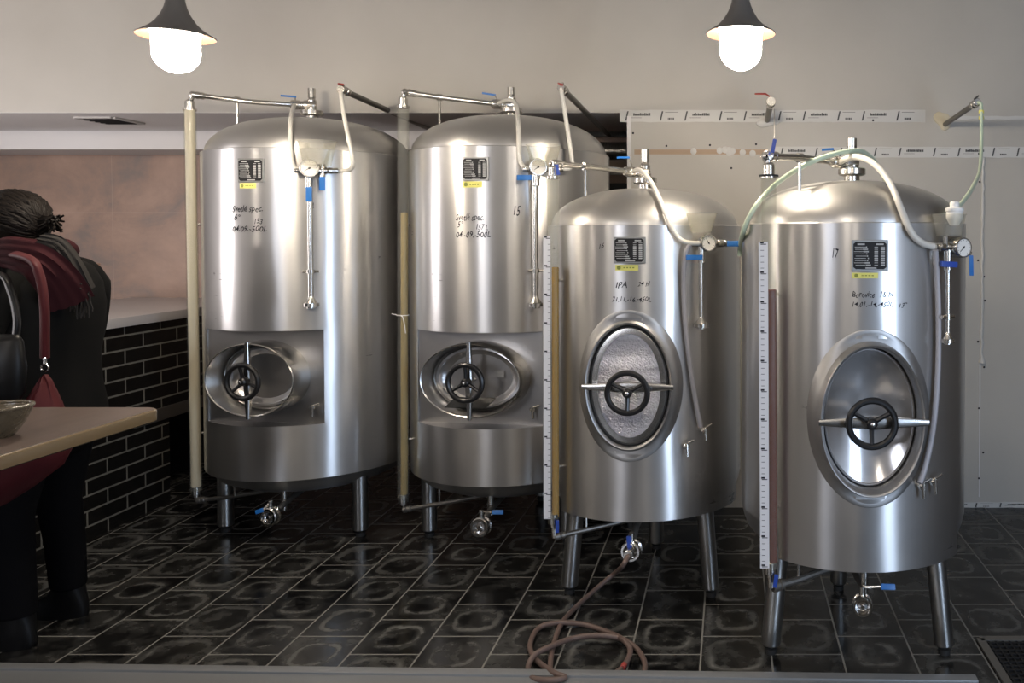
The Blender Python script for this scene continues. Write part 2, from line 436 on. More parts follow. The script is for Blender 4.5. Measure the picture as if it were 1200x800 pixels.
def manway_v(t, az, z, d1, door):
    n, u = t.fr(az); c0 = t.T + UP * z; R = t.R; N = 72
    def on(a, b, off):
        o = []
        for i in range(N):
            q = 2 * PI * i / N; x = a * math.cos(q); s = max(-.98, min(.98, x / R))
            o.append(t.T + n * (R * math.sqrt(1 - s * s)) + u * x + (n * math.sqrt(1 - s * s) + u * s) * off + UP * (z + b * math.sin(q)))
        return o
    A, B = .166, .244
    bm = new()
    def mixr(p, q, k): return [x.lerp(y, k) for x, y in zip(p, q)]
    o = on(.206, .296, .0015); i_ = ell(c0 + n * (R - .004), u, UP, A + .016, B + .016, N)
    E_ = lambda d, k: ell(c0 + n * d, u, UP, A + k, B + k, N)
    loft(bm, [o, on(.203, .293, .003), mixr(o, i_, .45), mixr(o, i_, .85), E_(R - .004, .012), E_(d1 - .004, .006), E_(d1, .003), E_(d1 - .002, -.002), E_(d1 - .008, -.006), E_(R - .06, -.012)], False, False)
    t.part('hatch_collar', bm, M['collar'], angle=50, label='broad oval steel hatch collar')
    dd = R - (.012 if door == 'frost' else .03)
    bm = new(); loft(bm, [E_(dd + .002, -.010), E_(dd + .006, -.013), E_(dd + .004, -.02), E_(dd - .004, -.022)], False, False)
    gk = bm
    bm = new()
    if door == 'frost':
        loft(bm, [E_(dd - .004, -.016), E_(dd + .004, -.018), E_(dd + .005, -.022), E_(dd + .005, -.05)], False, True)
        dr = t.part('hatch_door', bm, M['rim'], label='flat oval hatch door')
        bm = new(); loft(bm, [E_(dd + .0055, -.042), E_(dd + .0065, -.046)], False, True)
        t.part('frosted_panel', bm, M['frost'], dr, label='frosted sparkling panel of the hatch door')
    else:
        loft(bm, [E_(dd - .004, -.014), E_(dd + .006, -.016), E_(dd + .006, -.02)] + [ell(c0 + n * (dd - .045 * (1 - k * k)), u, UP, (A - .022) * k, (B - .022) * k, N) for k in (1, .9, .75, .6, .45, .3, .15, .02)], False, True)
        dr = t.part('hatch_door', bm, M['door'], label='polished dished oval hatch door')
    t.part('gasket', gk, M['rubber'], dr, label='black rubber gasket')
    bm = new(); bar(bm, c0 + n * (d1 + .012), n, u, A + .012, .044, .018, .018)
    t.part('clamp_bar', bm, M['rim'], dr)
    return n, u, c0, dr

def gauge(t, c, n, R, depth=.03, ang=2.4):
    c = V(c); n = V(n).normalized(); bm = new()
    lathe(bm, [(R * .4, -depth - .012), (R * .92, -depth), (R, -depth + .004), (R, -.002), (R * .96, 0), (R * .86, 0), (R * .85, -.003), (R * .84, -.004)], c, n, 36)
    g = t.part('pressure_gauge', bm, M['rim'], label='round pressure gauge with white dial')
    bm = new(); lathe(bm, [(R * .84, 0), (.001, .0004)], c - n * .0035, n, 32); obj('gauge_dial', bm, M['dial'], g)
    x = UP.cross(n).normalized(); y = n.cross(x)
    bm = new(); e = x * math.cos(ang) + y * math.sin(ang); s = n.cross(e); o = c - n * .0022
    quad(bm, [o + e * R * .62 + s * .0008, o - e * R * .2 + s * .002, o - e * R * .2 - s * .002, o + e * R * .62 - s * .0008])
    lathe(bm, [(R * .12, 0), (.0005, .002)], o, n, 12)
    for k in range(11):
        a = -.9 + k * (PI + 1.8) / 10; e = x * math.cos(a) + y * math.sin(a); s = n.cross(e)
        quad(bm, [o + e * R * .78 + s * .0007, o + e * R * .66 + s * .0007, o + e * R * .66 - s * .0007, o + e * R * .78 - s * .0007])
    obj('gauge_needle', bm, M['black'], g)
    return g

def cup(t, c, rt, rb, h):
    bm = new(); c = V(c)
    lathe(bm, [(rb, 0), (rb * 1.02, .003), (rt, h), (rt + .003, h), (rt + .003, h + .003), (rt - .002, h + .003), (rb * .98, .005)], c, n=4 * 7, c0=True, c1=True)
    return t.part('overflow_cup', bm, M['cup'], label='translucent plastic overflow cup')

def fitting(bm, a, b, r):
    """hex nut and collar along a-b"""
    a, b = V(a), V(b); L = (b - a).length
    lathe(bm, [(r * .8, 0), (r, L * .08), (r, L * .45), (r * .8, L * .5), (r * .8, L * .6), (r * .95, L * .65), (r * .95, L * .95), (r * .8, L)], a, b - a, 14)

def droppipe(t, x0, y0, x1, y1, clampy, off, wpx=3.2, flange=9):
    a = t.S(x0, y0, off); b = t.S(x1, y1, off); b = V((a.x, a.y, b.z)); sc = a.y / F; r = wpx * sc
    bm = new(); cyl(bm, a, b + UP * (8 * sc), r, 16)
    p = t.part('sample_pipe', bm, M['pipe'])
    bm = new(); f = flange * sc
    lathe(bm, [(r, 12 * sc), (r * 1.1, 10 * sc), (f * .75, 5 * sc), (f * .78, 4.4 * sc), (f, 4 * sc), (f, 0), (f * .6, -.2 * sc), (f * .6, -2 * sc)], b, n=24)
    obj('pipe_ferrule', bm, M['pipe'], p)
    if clampy:
        z = t.S(x0, clampy, off).z; az = t.az(a); n, u = t.fr(az); c = V((a.x, a.y, z)); bm = new()
        lathe(bm, [(r * 1.02, -.01), (r * 1.5, -.009), (r * 1.5, .009), (r * 1.02, .01)], c, n=18)
        for s in (-1, 1): cyl(bm, c + u * s * r, c + u * s * (r + .022), .007, 10)
        cyl(bm, c, c - n * (off + .002), .006, 10)
        obj('pipe_clamp', bm, M['pipe'], p)
    return p

def topfit(t, neck=.031, fl=.056, stem=.019, stemtop=2.28):
    z = t.zd; bm = new()
    lathe(bm, [(neck, -.01), (neck, .018), (fl * .9, .022), (fl, .026), (fl, .046), (fl * .9, .05), (neck * .9, .053), (neck * .9, .066), (neck * .7, .07)], t.T + UP * z, n=32)
    p = t.part('top_flange', bm, M['pipe'])
    bm = new(); lathe(bm, [(.014, .05), (.022, .07), (.024, .10), (.018, .108), (.015, .112), (stem, .116), (stem, stemtop - z), (stem * .75, stemtop - z + .001), (stem * .75, stemtop - z - .02)], t.T + UP * z, n=24)
    t.part('relief_stem', bm, M['pipe'], p)
    return p

def sight(t, xt, yt, xb, yb, Y, wpx, kind, beer_y=None, tie=None):
    a, b = P(xt, yt, Y), P(xb, yb, Y); sc = Y / F; w = wpx * sc
    bm = new(); d = (b - a).normalized()
    lathe(bm, [(w * .5, 0), (w * .5, (b - a).length), (w * .43, (b - a).length), (w * .43, 0)], a, d, 20, c0=False, c1=False)
    g = t.part('sight_tube', bm, M['acrylic'], label='clear upright level tube')
    by = a.lerp(b, (beer_y - yt) / (yb - yt)) if beer_y else a
    bm = new()
    off = V((w * .17, 0, 0)) if kind in ('gold', 'brown') else V((w * .1 if kind == 'pale' else 0, 0, 0)); rw = w * (.27 if kind in ('gold', 'brown') else .3)
    if kind == 'cream': rw = w * .40
    cyl(bm, by + off, b - d * .004 + off, rw, 16)
    obj('beer_column', bm, M[{'gold': 'beer', 'pale': 'palebeer', 'brown': 'brownbeer', 'cream': 'cream'}[kind]], g, label={'gold': 'golden beer', 'pale': 'hazy yellow beer', 'brown': 'dark brown beer', 'cream': 'cream coloured liner'}[kind] + ' inside the tube')
    if kind in ('gold', 'brown'):
        s0 = a.lerp(b, .17 if kind == 'gold' else .165); bm = new(); x0 = -w * .66; x1 = -w * .1; y = -w * .50
        quad(bm, [s0 + V((x0, y, 0)), s0 + V((x1, y, 0)), b + V((x1, y, .006)), b + V((x0, y, .006))])
        sp = obj('scale_strip', bm, M['ruler'], g, smooth=False, label='white measuring scale')
        bm = new(); n = 50 if kind == 'gold' else 56
        for i in range(n):
            p = s0.lerp(b, (i + .5) / n); L = (.62 if i % 5 == 0 else .36) * (x1 - x0); q = p + V((x1 - L if kind == 'gold' else x0 + (x1 - x0) * .2, y - .0006, 0)); h = .0017 if i % 5 else .0028
            quad(bm, [q, q + V((L, 0, 0)), q + V((L, 0, h)), q + V((0, 0, h))])
            if i % 5 == 0: 
                q = p + V((x0 + (x1 - x0) * .15, y - .0007, .004)); quad(bm, [q, q + V((w * .22, 0, 0)), q + V((w * .22, 0, .006)), q + V((0, 0, .006))])
        obj('scale_marks', bm, M['ink'], sp, smooth=False)
    bm = new(); lathe(bm, [(w * .3, 0), (w * .38, .003), (w * .38, .035), (w * .3, .04), (w * .2, .045)], a + UP * .004, (0, 0, 1), 14)
    lathe(bm, [(w * .54, -.006), (w * .54, .004), (w * .3, .006)], a, n=20)
    obj('top_fitting', bm, M['pipe'], g)
    bm = new(); lathe(bm, [(w * .36, .02), (w * .42, .018), (w * .42, -.02), (w * .25, -.024), (w * .25, -.034)], b, n=16); torus(bm, b - UP * .034, (1, 0, 0), w * .05, w * .16, 12, 8)
    obj('bottom_fitting', bm, M['pipe'], g)
    # brackets back to the tank shell
    for k in (.3, .85):
        p = a.lerp(b, k); e = (t.T - p); e.z = 0; L = e.length - t.R + .004; e.normalize()
        bm = new(); cyl(bm, p + e * w * .45, p + e * L, .006, 10); obj('tube_bracket', bm, M['pipe'], g)
    if tie:
        p = a.lerp(b, tie); bm = new(); torus(bm, p, d, w * .53, .0022, 20, 6); tube(bm, cat([p + V((0, -w * .53, 0)), p + V((.012, -w * .6, -.01)), p + V((.02, -w * .6, -.05)), p + V((.024, -w * .6, -.085))], 4), .002, 6)
        tube(bm, [p + V((-w * .4, -w * .5, .004)), p + V((-w * .8, -w * .5, .008))], .002, 6)
        obj('cable_tie', bm, M['white'], g, label='white cable tie')
    return g, a, b

def arm(t, pts, r, rod=None):
    bm = new(); tube(bm, pts, r, 14)
    for p, q in ((pts[0], pts[1]),): 
        d = (V(q) - V(p)).normalized(); fitting(bm, V(p) + d * .012, V(p) + d * .05, r * 1.5); lathe(bm, [(r * 1.2, -.01), (r * 1.5, 0), (r * 1.2, .012)], p, d, 12)
    d = (V(pts[-1]) - V(pts[-2])).normalized(); fitting(bm, V(pts[-1]) - d * .05, pts[-1], r * 1.6)
    p = t.part('gas_pipe', bm, M['pipe'])
    if rod:
        a, b = rod; bm = new(); cyl(bm, a, b, .006, 10); lathe(bm, [(r * 1.05, -.012), (r * 1.4, -.011), (r * 1.4, .011), (r * 1.05, .012)], V(a) + UP * .004, V(pts[1]) - V(pts[0]), 14)
        obj('support_rod', bm, M['pipe'], p)
    return p

def pathpipe(t, pts, r, m, name='gas_hose', k=8, label=None, parent=None, sm=True):
    bm = new(); tube(bm, t.push(cat(pts, k), r + .008) if sm else pts, r, 12); return t.part(name, bm, M[m], parent, label=label)

def outlet(t, stub, vc, Y, rpx, hnd, m='blue', ring=True):
    """dish outlet pipe, butterfly valve and lever"""
    sc = Y / F; r = rpx * sc; c = P(*vc, Y); bm = new()
    top = V((t.T.x, t.T.y - t.R * .2, t.zb - .085)); a = P(*stub, Y + .12)
    tube(bm, cat([top, V((top.x, top.y, a.z)), a.lerp(V((top.x, top.y, a.z)), .3) , a, c + V((0, .03, 0))], 6), .014, 12)
    p = t.part('outlet_pipe', bm, M['darkpipe'])
    bm = new(); ax = V((-.12, -1, .05)).normalized()
    lathe(bm, [(r * .6, .05), (r * .95, .045), (r, .04), (r, .03), (r * .85, .026), (r * .85, .012), (r, .008), (r, -.004), (r * .92, -.008), (r * .72, -.008), (r * .7, .01), (r * .5, .012), (r * .45, .004), (r * .2, .002), (r * .2, -.004)], c, -ax, 28)
    v = t.part('outlet_valve', bm, M['polish'], p, label='polished round outlet valve')
    bm = new(); cyl(bm, c - ax * .02 + UP * r * .8, c - ax * .02 + UP * (r + .03), .011, 12); t.part('valve_stem', bm, M['pipe'], p)
    a, b = P(*hnd[0], Y), P(*hnd[1], Y)
    st = c - ax * .02 + UP * (r + .026)
    bm = new(); tube(bm, [st, a], .005, 8); t.part('lever_rod', bm, M['pipe'], p)
    handle(p, t, a, b, m, .02, .014)
    return p, c, ax

def drain(t, pts, rods, r=.010):
    bm = new(); tube(bm, pts, r, 10); d = (V(pts[1]) - V(pts[0])).normalized(); fitting(bm, pts[0], V(pts[0]) + d * .045, r * 1.6)
    p = t.part('drain_pipe', bm, M['darkpipe'])
    for a, b in rods:
        bm = new(); cyl(bm, a, b, .005, 8); obj('support_rod', bm, M['pipe'], p)
    return p
def tap(t, x, y, off=0.0):
    c = t.S(x, y, off); n, u = t.fr(t.az(c)); bm = new()
    cyl(bm, c - n * .01, c + n * .03, .009, 12); lathe(bm, [(.012, .012), (.014, .014), (.014, .024), (.012, .026)], c, n, 6)
    cyl(bm, c + n * .026 + UP * .01, c + n * .03 - UP * .04, .006, 10); cyl(bm, c + n * .028 + UP * .012, c + n * .028 + u * .03 + UP * .022, .004, 8)
    t.part('sample_tap', bm, M['pipe'])

B12 = lambda t: [(.02, t.zb - .135), (t.R * .4, t.zb - .125), (t.R * .7, t.zb - .095), (t.R * .88, t.zb - .055), (t.R - .03, t.zb - .022), (t.R - .02, t.zb - .012), (t.R - .004, t.zb - .004)]
B34 = lambda t: [(.02, t.zb - .06), (t.R * .5, t.zb - .055), (t.R * .8, t.zb - .03), (t.R - .07, t.zb - .012), (t.R - .05, t.zb + .008), (t.R - .032, t.zb + .02), (t.R - .018, t.zb + .038), (t.R - .008, t.zb + .065), (t.R - .002, t.zb + .095)]

# ---- tank one
t = T1 = Tank(-2.203, 4.363, .501, 1.920, .350, 2.120, 'tall steel tank beside the dark brick counter, cream tube at its edge')
a0, a1 = t.az(t.S(243, 440)), t.az(t.S(380, 440))
zp1, zp0 = t.S(310, 388).z, t.S(310, 500).z
hw = (a1 - a0) / 2; d0 = t.R * math.cos(hw) - .008
shell(t, B12(t), pocket=(a0, a1, zp0, zp1, d0))
azm = (a0 + a1) / 2; zc = t.S(298, 446, .03).z
T1.azs = (a0, a1)
legs(t, .415, -.086, .037)
n, u, c0, dr = manway_h(t, azm, zc, d0, t.R + .025)
wheel(t, c0 + n * (t.R + .065), n, .078, 'black', dr, .2)
plate(t, 279, 185.5, 310, 213.5, (281, 214.5, 300, 220.5))
writing(t, [('Svetlé spec.', 272, 248, .040, 36), ('6°', 274, 258, .038, 8), ('153', 297, 262, .034, 11), ('04.09.-500L', 272, 271, .036, 41), ('14', 360, 247, .055, 8)])
topfit(t, stemtop=2.285)
g, ta, tb = sight(t, 222.5, 128, 230, 574, 4.13, 13.5, 'cream')
el = P(226, 111, 4.13)
arm(t, [el, P(290, 119, 4.2), t.T + V((-.05, -.01, 2.195))], .0125, (P(278, 118, 4.2), V((P(278, 118, 4.2).x, 4.2, 2.06))))
bm = new(); cyl(bm, ta + UP * .04, V((el.x, el.y, el.z - .005)), .012, 12); torus(bm, el, (0, 1, 0), .004, .014, 12, 8); obj('tube_elbow', bm, M['pipe'], g)
vb = t.T + V((-.075, -.03, 2.195)); bm = new(); fitting(bm, t.T + V((.02, 0, 2.195)), vb + V((-.02, 0, .0)), .026); t.part('gas_valve', bm, M['pipe'])
handle(t.root, t, P(347, 113.5, 4.3), P(329, 112, 4.3), 'blue', .010, .006, vb)
gc = t.S(362.5, 197, .075); ng = (t.fr(t.az(gc))[0] + V((.1, -.25, .02))).normalized()
pathpipe(t, [vb, P(342, 132, 4.15), P(340, 150, 4.03), P(341, 178, 3.93), P(343, 192, 3.91), P(349, 199, 3.9), P(358, 200, gc.y + .02)], .0100, 'palehose', label='milky rigid gas hose')
gauge(t, gc, ng, .042, ang=3.7)
cup(t, t.S(372, 195, .055), .083, .058, .115)
bm = new(); a = t.S(345, 200, .04); b = t.S(396, 200, .04); tube(bm, [a, b], .011, 12); fitting(bm, t.S(372, 200, .045), t.S(383, 200, .045), .019); fitting(bm, t.S(384, 200, .045), t.S(396, 200, .045), .015)
cyl(bm, t.S(377, 192, .045), t.S(377, 209, .045), .016, 12); cyl(bm, t.S(362, 205, .045), t.S(362, 222, .045), .016, 12); cyl(bm, t.S(364, 200, .045), t.S(364, 200, -.003), .012, 10)
t.part('valve_manifold', bm, M['pipe'])
handle(t.root, t, t.S(377.5, 207, .06), t.S(377.5, 223, .06), 'blue', .026, .008)
handle(t.root, t, t.S(362, 219, .065), t.S(362, 236, .065), 'blue', .026, .008)
droppipe(t, 363, 222, 363, 359, 318, .045)
tap(t, 366, 477, -.03)
outlet(t, (333, 590), (314, 606), 3.85, 11, ((309, 597), (300, 600)))
bm = new(); cyl(bm, P(333, 570, 4.0), P(333, 597, 4.0), .016, 14); t.part('dish_stub', bm, M['pipe'])
drain(t, [P(231, 586, 4.13), P(262, 583, 4.12), P(300, 577, 4.1), P(340, 568, 4.1)], [(P(275, 581, 4.1), P(275, 566, 4.1))])

# ---- tank two
t = T2 = Tank(-1.1305, 4.280, .501, 1.920, .350, 2.120, 'tall steel tank marked 15, yellow tube at its edge')
a0, a1 = t.az(t.S(490, 440)), t.az(t.S(636, 440))
hw = (a1 - a0) / 2; d0 = t.R * math.cos(hw) - .008
shell(t, B12(t), pocket=(a0, a1, t.S(560, 503).z, t.S(560, 390).z, d0))
azm = (a0 + a1) / 2; zc = t.S(551, 448, .03).z
legs(t, .415, -.127, .037)
n, u, c0, dr = manway_h(t, azm, zc, d0, t.R + .0, .246, .172)
wheel(t, c0 + n * (t.R + .045), n, .082, 'black', dr, 0)
bm = new(); q = c0 + n * (d0 + .05) - UP * .125
quad(bm, [q - u * .11 - n * .02 + UP * .03, q + u * .09 - n * .02 + UP * .03, q + u * .075 + n * .07, q - u * .12 + n * .07])
quad(bm, [q - u * .11 - n * .02 + UP * .034, q + u * .09 - n * .02 + UP * .034, q + u * .075 + n * .07 + UP * .004, q - u * .12 + n * .07 + UP * .004])
t.part('drip_tray', bm, mat('tray_grey', (.05, .05, .048), .5, .6), dr, smooth=False, label='dark grey tray lying in the hatch')
bm = new(); q = c0 + n * (d0 + .0165) + u * .10 + UP * .03
for k in range(3): quad(bm, [q + u * x + UP * (z - k * .011) for x, z in ((-.018, -.004), (.024, -.004), (.024, .004), (-.018, .004))])
t.part('door_label', bm, M['platewhite'], dr, smooth=False, label='small white print on the hatch door')
plate(t, 542, 184, 573, 211.5, (542.5, 212.5, 565, 219.5))
writing(t, [('Svetlé spec.', 534, 258, .042, 33), ('5°', 536, 266, .036, 7), ('157 L', 557, 269, .036, 15), ('04.-09.-500L', 534, 278, .038, 41), ('15', 600, 252, .062, 10)])
topfit(t, stemtop=2.275)
g, ta, tb = sight(t, 472.5, 125, 472.5, 583, 4.0, 13.5, 'pale', 248, .53)
el = P(474.5, 108, 4.0)
arm(t, [el, P(515, 114, 4.1), t.T + V((-.05, -.01, 2.185))], .0125, (P(515, 115, 4.1), V((P(515, 115, 4.1).x, 4.1, 2.06))))
bm = new(); cyl(bm, ta + UP * .04, V((el.x, el.y, el.z - .005)), .012, 12); torus(bm, el, (0, 1, 0), .004, .014, 12, 8); obj('tube_elbow', bm, M['pipe'], g)
vb = t.T + V((-.06, -.03, 2.185)); bm = new(); fitting(bm, t.T + V((.02, 0, 2.185)), vb + V((-.03, 0, .0)), .026); t.part('gas_valve', bm, M['pipe'])
handle(t.root, t, P(581, 111.5, 4.25), P(565, 109, 4.25), 'blue', .010, .006, vb)
gc = t.S(631, 195.5, .075); ng = (t.fr(t.az(gc))[0] + V((.1, -.3, .02))).normalized()
pathpipe(t, [vb, P(595, 117, 4.14), P(604, 121, 4.05), P(607, 140, 3.95), P(608, 165, 3.85), P(609, 187, 3.8), P(614, 196, 3.78), P(625, 198, gc.y + .02)], .0100, 'palehose', label='milky rigid gas hose')
gauge(t, gc, ng, .040, ang=3.8)
cup(t, t.S(637, 195, .055), .078, .055, .095)
bm = new(); a = t.S(612, 198, .04); b = t.S(662, 198, .04); tube(bm, [a, b], .011, 12); fitting(bm, t.S(642, 198, .045), t.S(654, 198, .045), .018)
cyl(bm, t.S(628, 203, .045), t.S(628, 218, .045), .019, 12); cyl(bm, t.S(627, 206, .05), t.S(633, 208, .05), .014, 10); cyl(bm, t.S(631, 198, .045), t.S(631, 198, -.003), .012, 10)
t.part('valve_manifold', bm, M['pipe'])
handle(t.root, t, t.S(623, 208, .06), t.S(605.5, 208, .06), 'blue', .024, .008)
droppipe(t, 627, 217, 627, 359, 317, .045)
tap(t, 623, 479, -.03)
outlet(t, (575, 597), (562, 618), 3.75, 11.5, ((577, 600), (590, 600)))
bm = new(); cyl(bm, P(575, 578, 3.9), P(575, 603, 3.9), .016, 14); t.part('dish_stub', bm, M['pipe'])
drain(t, [P(472.5, 597, 4.0), P(515, 590, 3.98), P(560, 582, 3.98), P(600, 575, 4.0)], [(P(515, 589, 3.98), P(515, 570, 3.98))])

JX = (659.5, 861)
# ---- tank three
t = T3 = Tank(-.3717, 3.6138, .4167, 1.548, .393, 1.713, 'short steel tank with frosted oval hatch, floor hose on its outlet')
mc = t.S(737, 452); azm = t.az(mc)
shell(t, B34(t), hole=(azm, mc.z, .186, .272), m='shell2'); jacket(t, *JX, hole=(azm, mc.z, .186, .272))
legs(t, .346, -.046, .035, .035)
n, u, c0, dr = manway_v(t, azm, mc.z, t.R + .008, 'frost')
wheel(t, P(735, 460.5, (c0 + n * (t.R + .06)).y), n, .077, 'black', dr, PI)
plate(t, 719, 277.5, 757, 308.5, (721, 310, 748, 317))
writing(t, [('16', 701, 291, .028, 7), ('IPA', 721, 337, .034, 14), ('24 hl', 747, 335, .024, 15), ('21.11.-16.-450L', 717, 353, .026, 46)])
topfit(t, .030, .052, .0185, 1.885)
g, ta, tb = sight(t, 648, 208, 648.5, 607, 3.3, 15, 'gold', 312)
el = P(648, 192, 3.3); vz = 1.785
arm(t, [el, P(690, 195, 3.45), t.T + V((-.05, -.01, vz))], .012, (P(686, 196, 3.42), V((P(686, 196, 3.42).x, 3.42, 1.67))))
bm = new(); cyl(bm, ta + UP * .04, el, .013, 12); torus(bm, el, (0, 1, 0), .004, .014, 12, 8); obj('tube_elbow', bm, M['pipe'], g)
handle(g, t, P(652, 193, 3.27), P(654.5, 205, 3.27), 'navy', .014, .008)
vb = t.T + V((-.05, -.03, vz)); bm = new(); fitting(bm, t.T + V((.02, 0, vz)), vb + V((-.03, 0, 0)), .023); t.part('gas_valve', bm, M['pipe'])
handle(t.root, t, P(738, 184.5, 3.55), P(723, 184.5, 3.55), 'blue', .009, .006, vb)
gc = t.S(831, 284.5, .065); ng = (t.fr(t.az(gc))[0] + V((.12, -.3, .0))).normalized()
pathpipe(t, [vb, P(750, 199, 3.5), P(763, 213, 3.4), P(775, 238, 3.3), P(786, 265, 3.24), P(795, 279, 3.2), P(806, 284.5, 3.2), P(826, 285, gc.y + .02)], .0098, 'palehose', label='milky rigid gas hose')
gauge(t, gc, ng, .034, ang=2.2)
cup(t, t.S(822, 273, .05), .060, .038, .075)
bm = new(); tube(bm, [t.S(808, 286, .035), t.S(852, 285, .035)], .010, 12); fitting(bm, t.S(840, 285, .04), t.S(852, 285, .04), .016)
cyl(bm, t.S(822, 288, .04), t.S(822, 308, .04), .014, 12); cyl(bm, t.S(828, 285, .04), t.S(828, 285, -.003), .011, 10)
t.part('valve_manifold', bm, M['pipe'])
handle(t.root, t, P(852, 285.5, 3.2), P(868, 285.5, 3.2), 'blue', .022, .008)
handle(t.root, t, t.S(823, 301.5, .055), t.S(804, 301.5, .055), 'blue', .020, .008)
droppipe(t, 821.5, 306, 821.5, 383, None, .04, 2.8, 10)
pathpipe(t, [t.S(808, 287, .045), t.S(803, 300, .035), t.S(801, 330, .025), t.S(803, 380, .02), t.S(809, 430, .02), t.S(816, 475, .02), t.S(821, 500, .02)], .0095, 'greyhose', label='limp grey hose down the tank side')
tap(t, 822, 503); tap(t, 802, 521)
bm = new()
p3, oc3, ax3 = outlet(t, (745, 618), (739, 646), 3.2, 12, ((737, 628), (738, 641)), 'navy')
drain(t, [P(650, 629, 3.3), P(690, 620, 3.35), P(725, 612, 3.4), P(760, 604, 3.45)], [(P(687, 619, 3.35), P(687, 604, 3.35))])
bm = new(); cyl(bm, tb - UP * .02, P(650, 630, 3.3), .011, 12); t.part('tube_elbow', bm, M['pipe'])
handle(t.root, t, P(653, 609, 3.27), P(653, 624, 3.27), 'navy', .014, .008)

JX = (914, 1121)
# ---- tank four
t = T4 = Tank(.4612, 3.1305, .4167, 1.548, .393, 1.713, 'short steel tank marked 17, brown beer in its tube')
mc = t.S(1020, 490); azm = t.az(mc)
shell(t, B34(t), hole=(azm, mc.z, .186, .272), m='shell2'); jacket(t, *JX, hole=(azm, mc.z, .186, .272))
legs(t, .362, -.006, .035, .04)
n, u, c0, dr = manway_v(t, azm, mc.z, t.R + .045, 'dish')
wheel(t, P(1022, 496.5, (c0 + n * (t.R + .09)).y), n, .074, 'black', dr, PI)
plate(t, 998, 281, 1041, 317.5, (998.5, 319.5, 1029, 326))
writing(t, [('17', 974, 302, .045, 9), ('Borovice', 998, 348, .026, 27), ('15 hl', 1030, 348, .024, 17), ('14.01.-14.-450L', 997, 359, .022, 49), ('13°', 1052, 360, .020, 11)])
topfit(t, .030, .052, .0185, 1.875)
g, ta, tb = sight(t, 901, 207, 903, 664, 2.8, 19, 'brown', 338)
bm = new(); lathe(bm, [(.033, 0), (.033, .006), (.02, .007)], ta, n=24); obj('tube_cap', bm, M['rubber'], g, label='black rubber cap ring')
el = P(899, 183, 2.8); vz = 1.783
arm(t, [el, P(937, 184.5, 2.92), t.T + V((-.05, -.01, vz))], .012, (P(937, 186, 2.93), V((P(937, 186, 2.93).x, 2.93, 1.66))))
bm = new(); cyl(bm, ta + UP * .03, el, .013, 12); torus(bm, el, (0, 1, 0), .005, .016, 12, 8); obj('tube_elbow', bm, M['pipe'], g)
handle(g, t, P(905, 179, 2.77), P(908, 163, 2.77), 'navy', .013, .008)
vb = t.T + V((-.05, -.03, vz)); bm = new(); fitting(bm, t.T + V((.02, 0, vz)), vb + V((-.03, 0, 0)), .023); t.part('gas_valve', bm, M['pipe'])
handle(t.root, t, P(977, 174.5, 3.05), P(963, 175.5, 3.05), 'blue', .009, .006, vb)
gc = t.S(1128, 290, .06) + V((.0, -.02, 0)); ng = V((.42, -.9, .0)).normalized()
pathpipe(t, [vb, P(1000, 183.5, 3.0), P(1022, 190, 2.92), P(1042, 212, 2.84), P(1056, 245, 2.78), P(1068, 273, 2.75), P(1085, 287, 2.76), P(1108, 289, 2.8)], .0115, 'palehose', label='milky rigid gas hose')
gauge(t, gc, ng, .034, .055, 3.9)
cup(t, t.S(1112, 277, .035), .055, .042, .072)
bm = new(); tube(bm, [t.S(1096, 289, .03), t.S(1112, 289, .035), gc - ng * .05], .010, 12); fitting(bm, t.S(1100, 289, .035), t.S(1112, 289, .035), .016)
cyl(bm, t.S(1111, 292, .035), t.S(1111, 318, .035), .013, 12); cyl(bm, t.S(1108, 289, .035), t.S(1108, 289, -.003), .011, 10); cyl(bm, t.S(1108, 276, .04), t.S(1108, 289, .04), .009, 10)
cyl(bm, gc - ng * .045, P(1138, 298, gc.y + .02), .009, 10)
t.part('valve_manifold', bm, M['pipe'])
handle(t.root, t, t.S(1102, 309, .045), t.S(1121, 310, .06), 'navy', .020, .016, label='short dark blue valve knob')
handle(t.root, t, P(1138, 299, gc.y), P(1138.5, 323, gc.y), 'blue', .014, .008)
droppipe(t, 1111, 316, 1111, 401, 371, .04, 2.8, 8)
pathpipe(t, [t.S(1096, 293, .035), t.S(1098, 320, .022), t.S(1100, 380, .02), t.S(1099, 440, .02), t.S(1094, 500, .02), t.S(1085, 545, .02), t.S(1078, 566, .03)], .0095, 'greyhose', label='limp grey hose down the tank side')
tap(t, 1076, 567); tap(t, 1089, 562)
outlet(t, (1013, 690), (1011, 711), 2.75, 12, ((1032, 687), (1049, 687.5)), 'blue')
bm = new(); cyl(bm, P(1013, 668, 2.8), P(1013, 702, 2.8), .013, 14); t.part('dish_stub', bm, M['pipe'])
drain(t, [P(905, 687, 2.8), P(932, 680, 2.85), P(960, 670, 2.9), P(985, 662, 2.95)], [(P(936, 677, 2.86), P(936, 660, 2.86))], .013)
bm = new(); cyl(bm, tb - UP * .02, P(904, 688, 2.8), .012, 12); t.part('tube_elbow', bm, M['pipe'])
handle(t.root, t, P(908, 688, 2.77), P(910, 673, 2.77), 'navy', .014, .008)
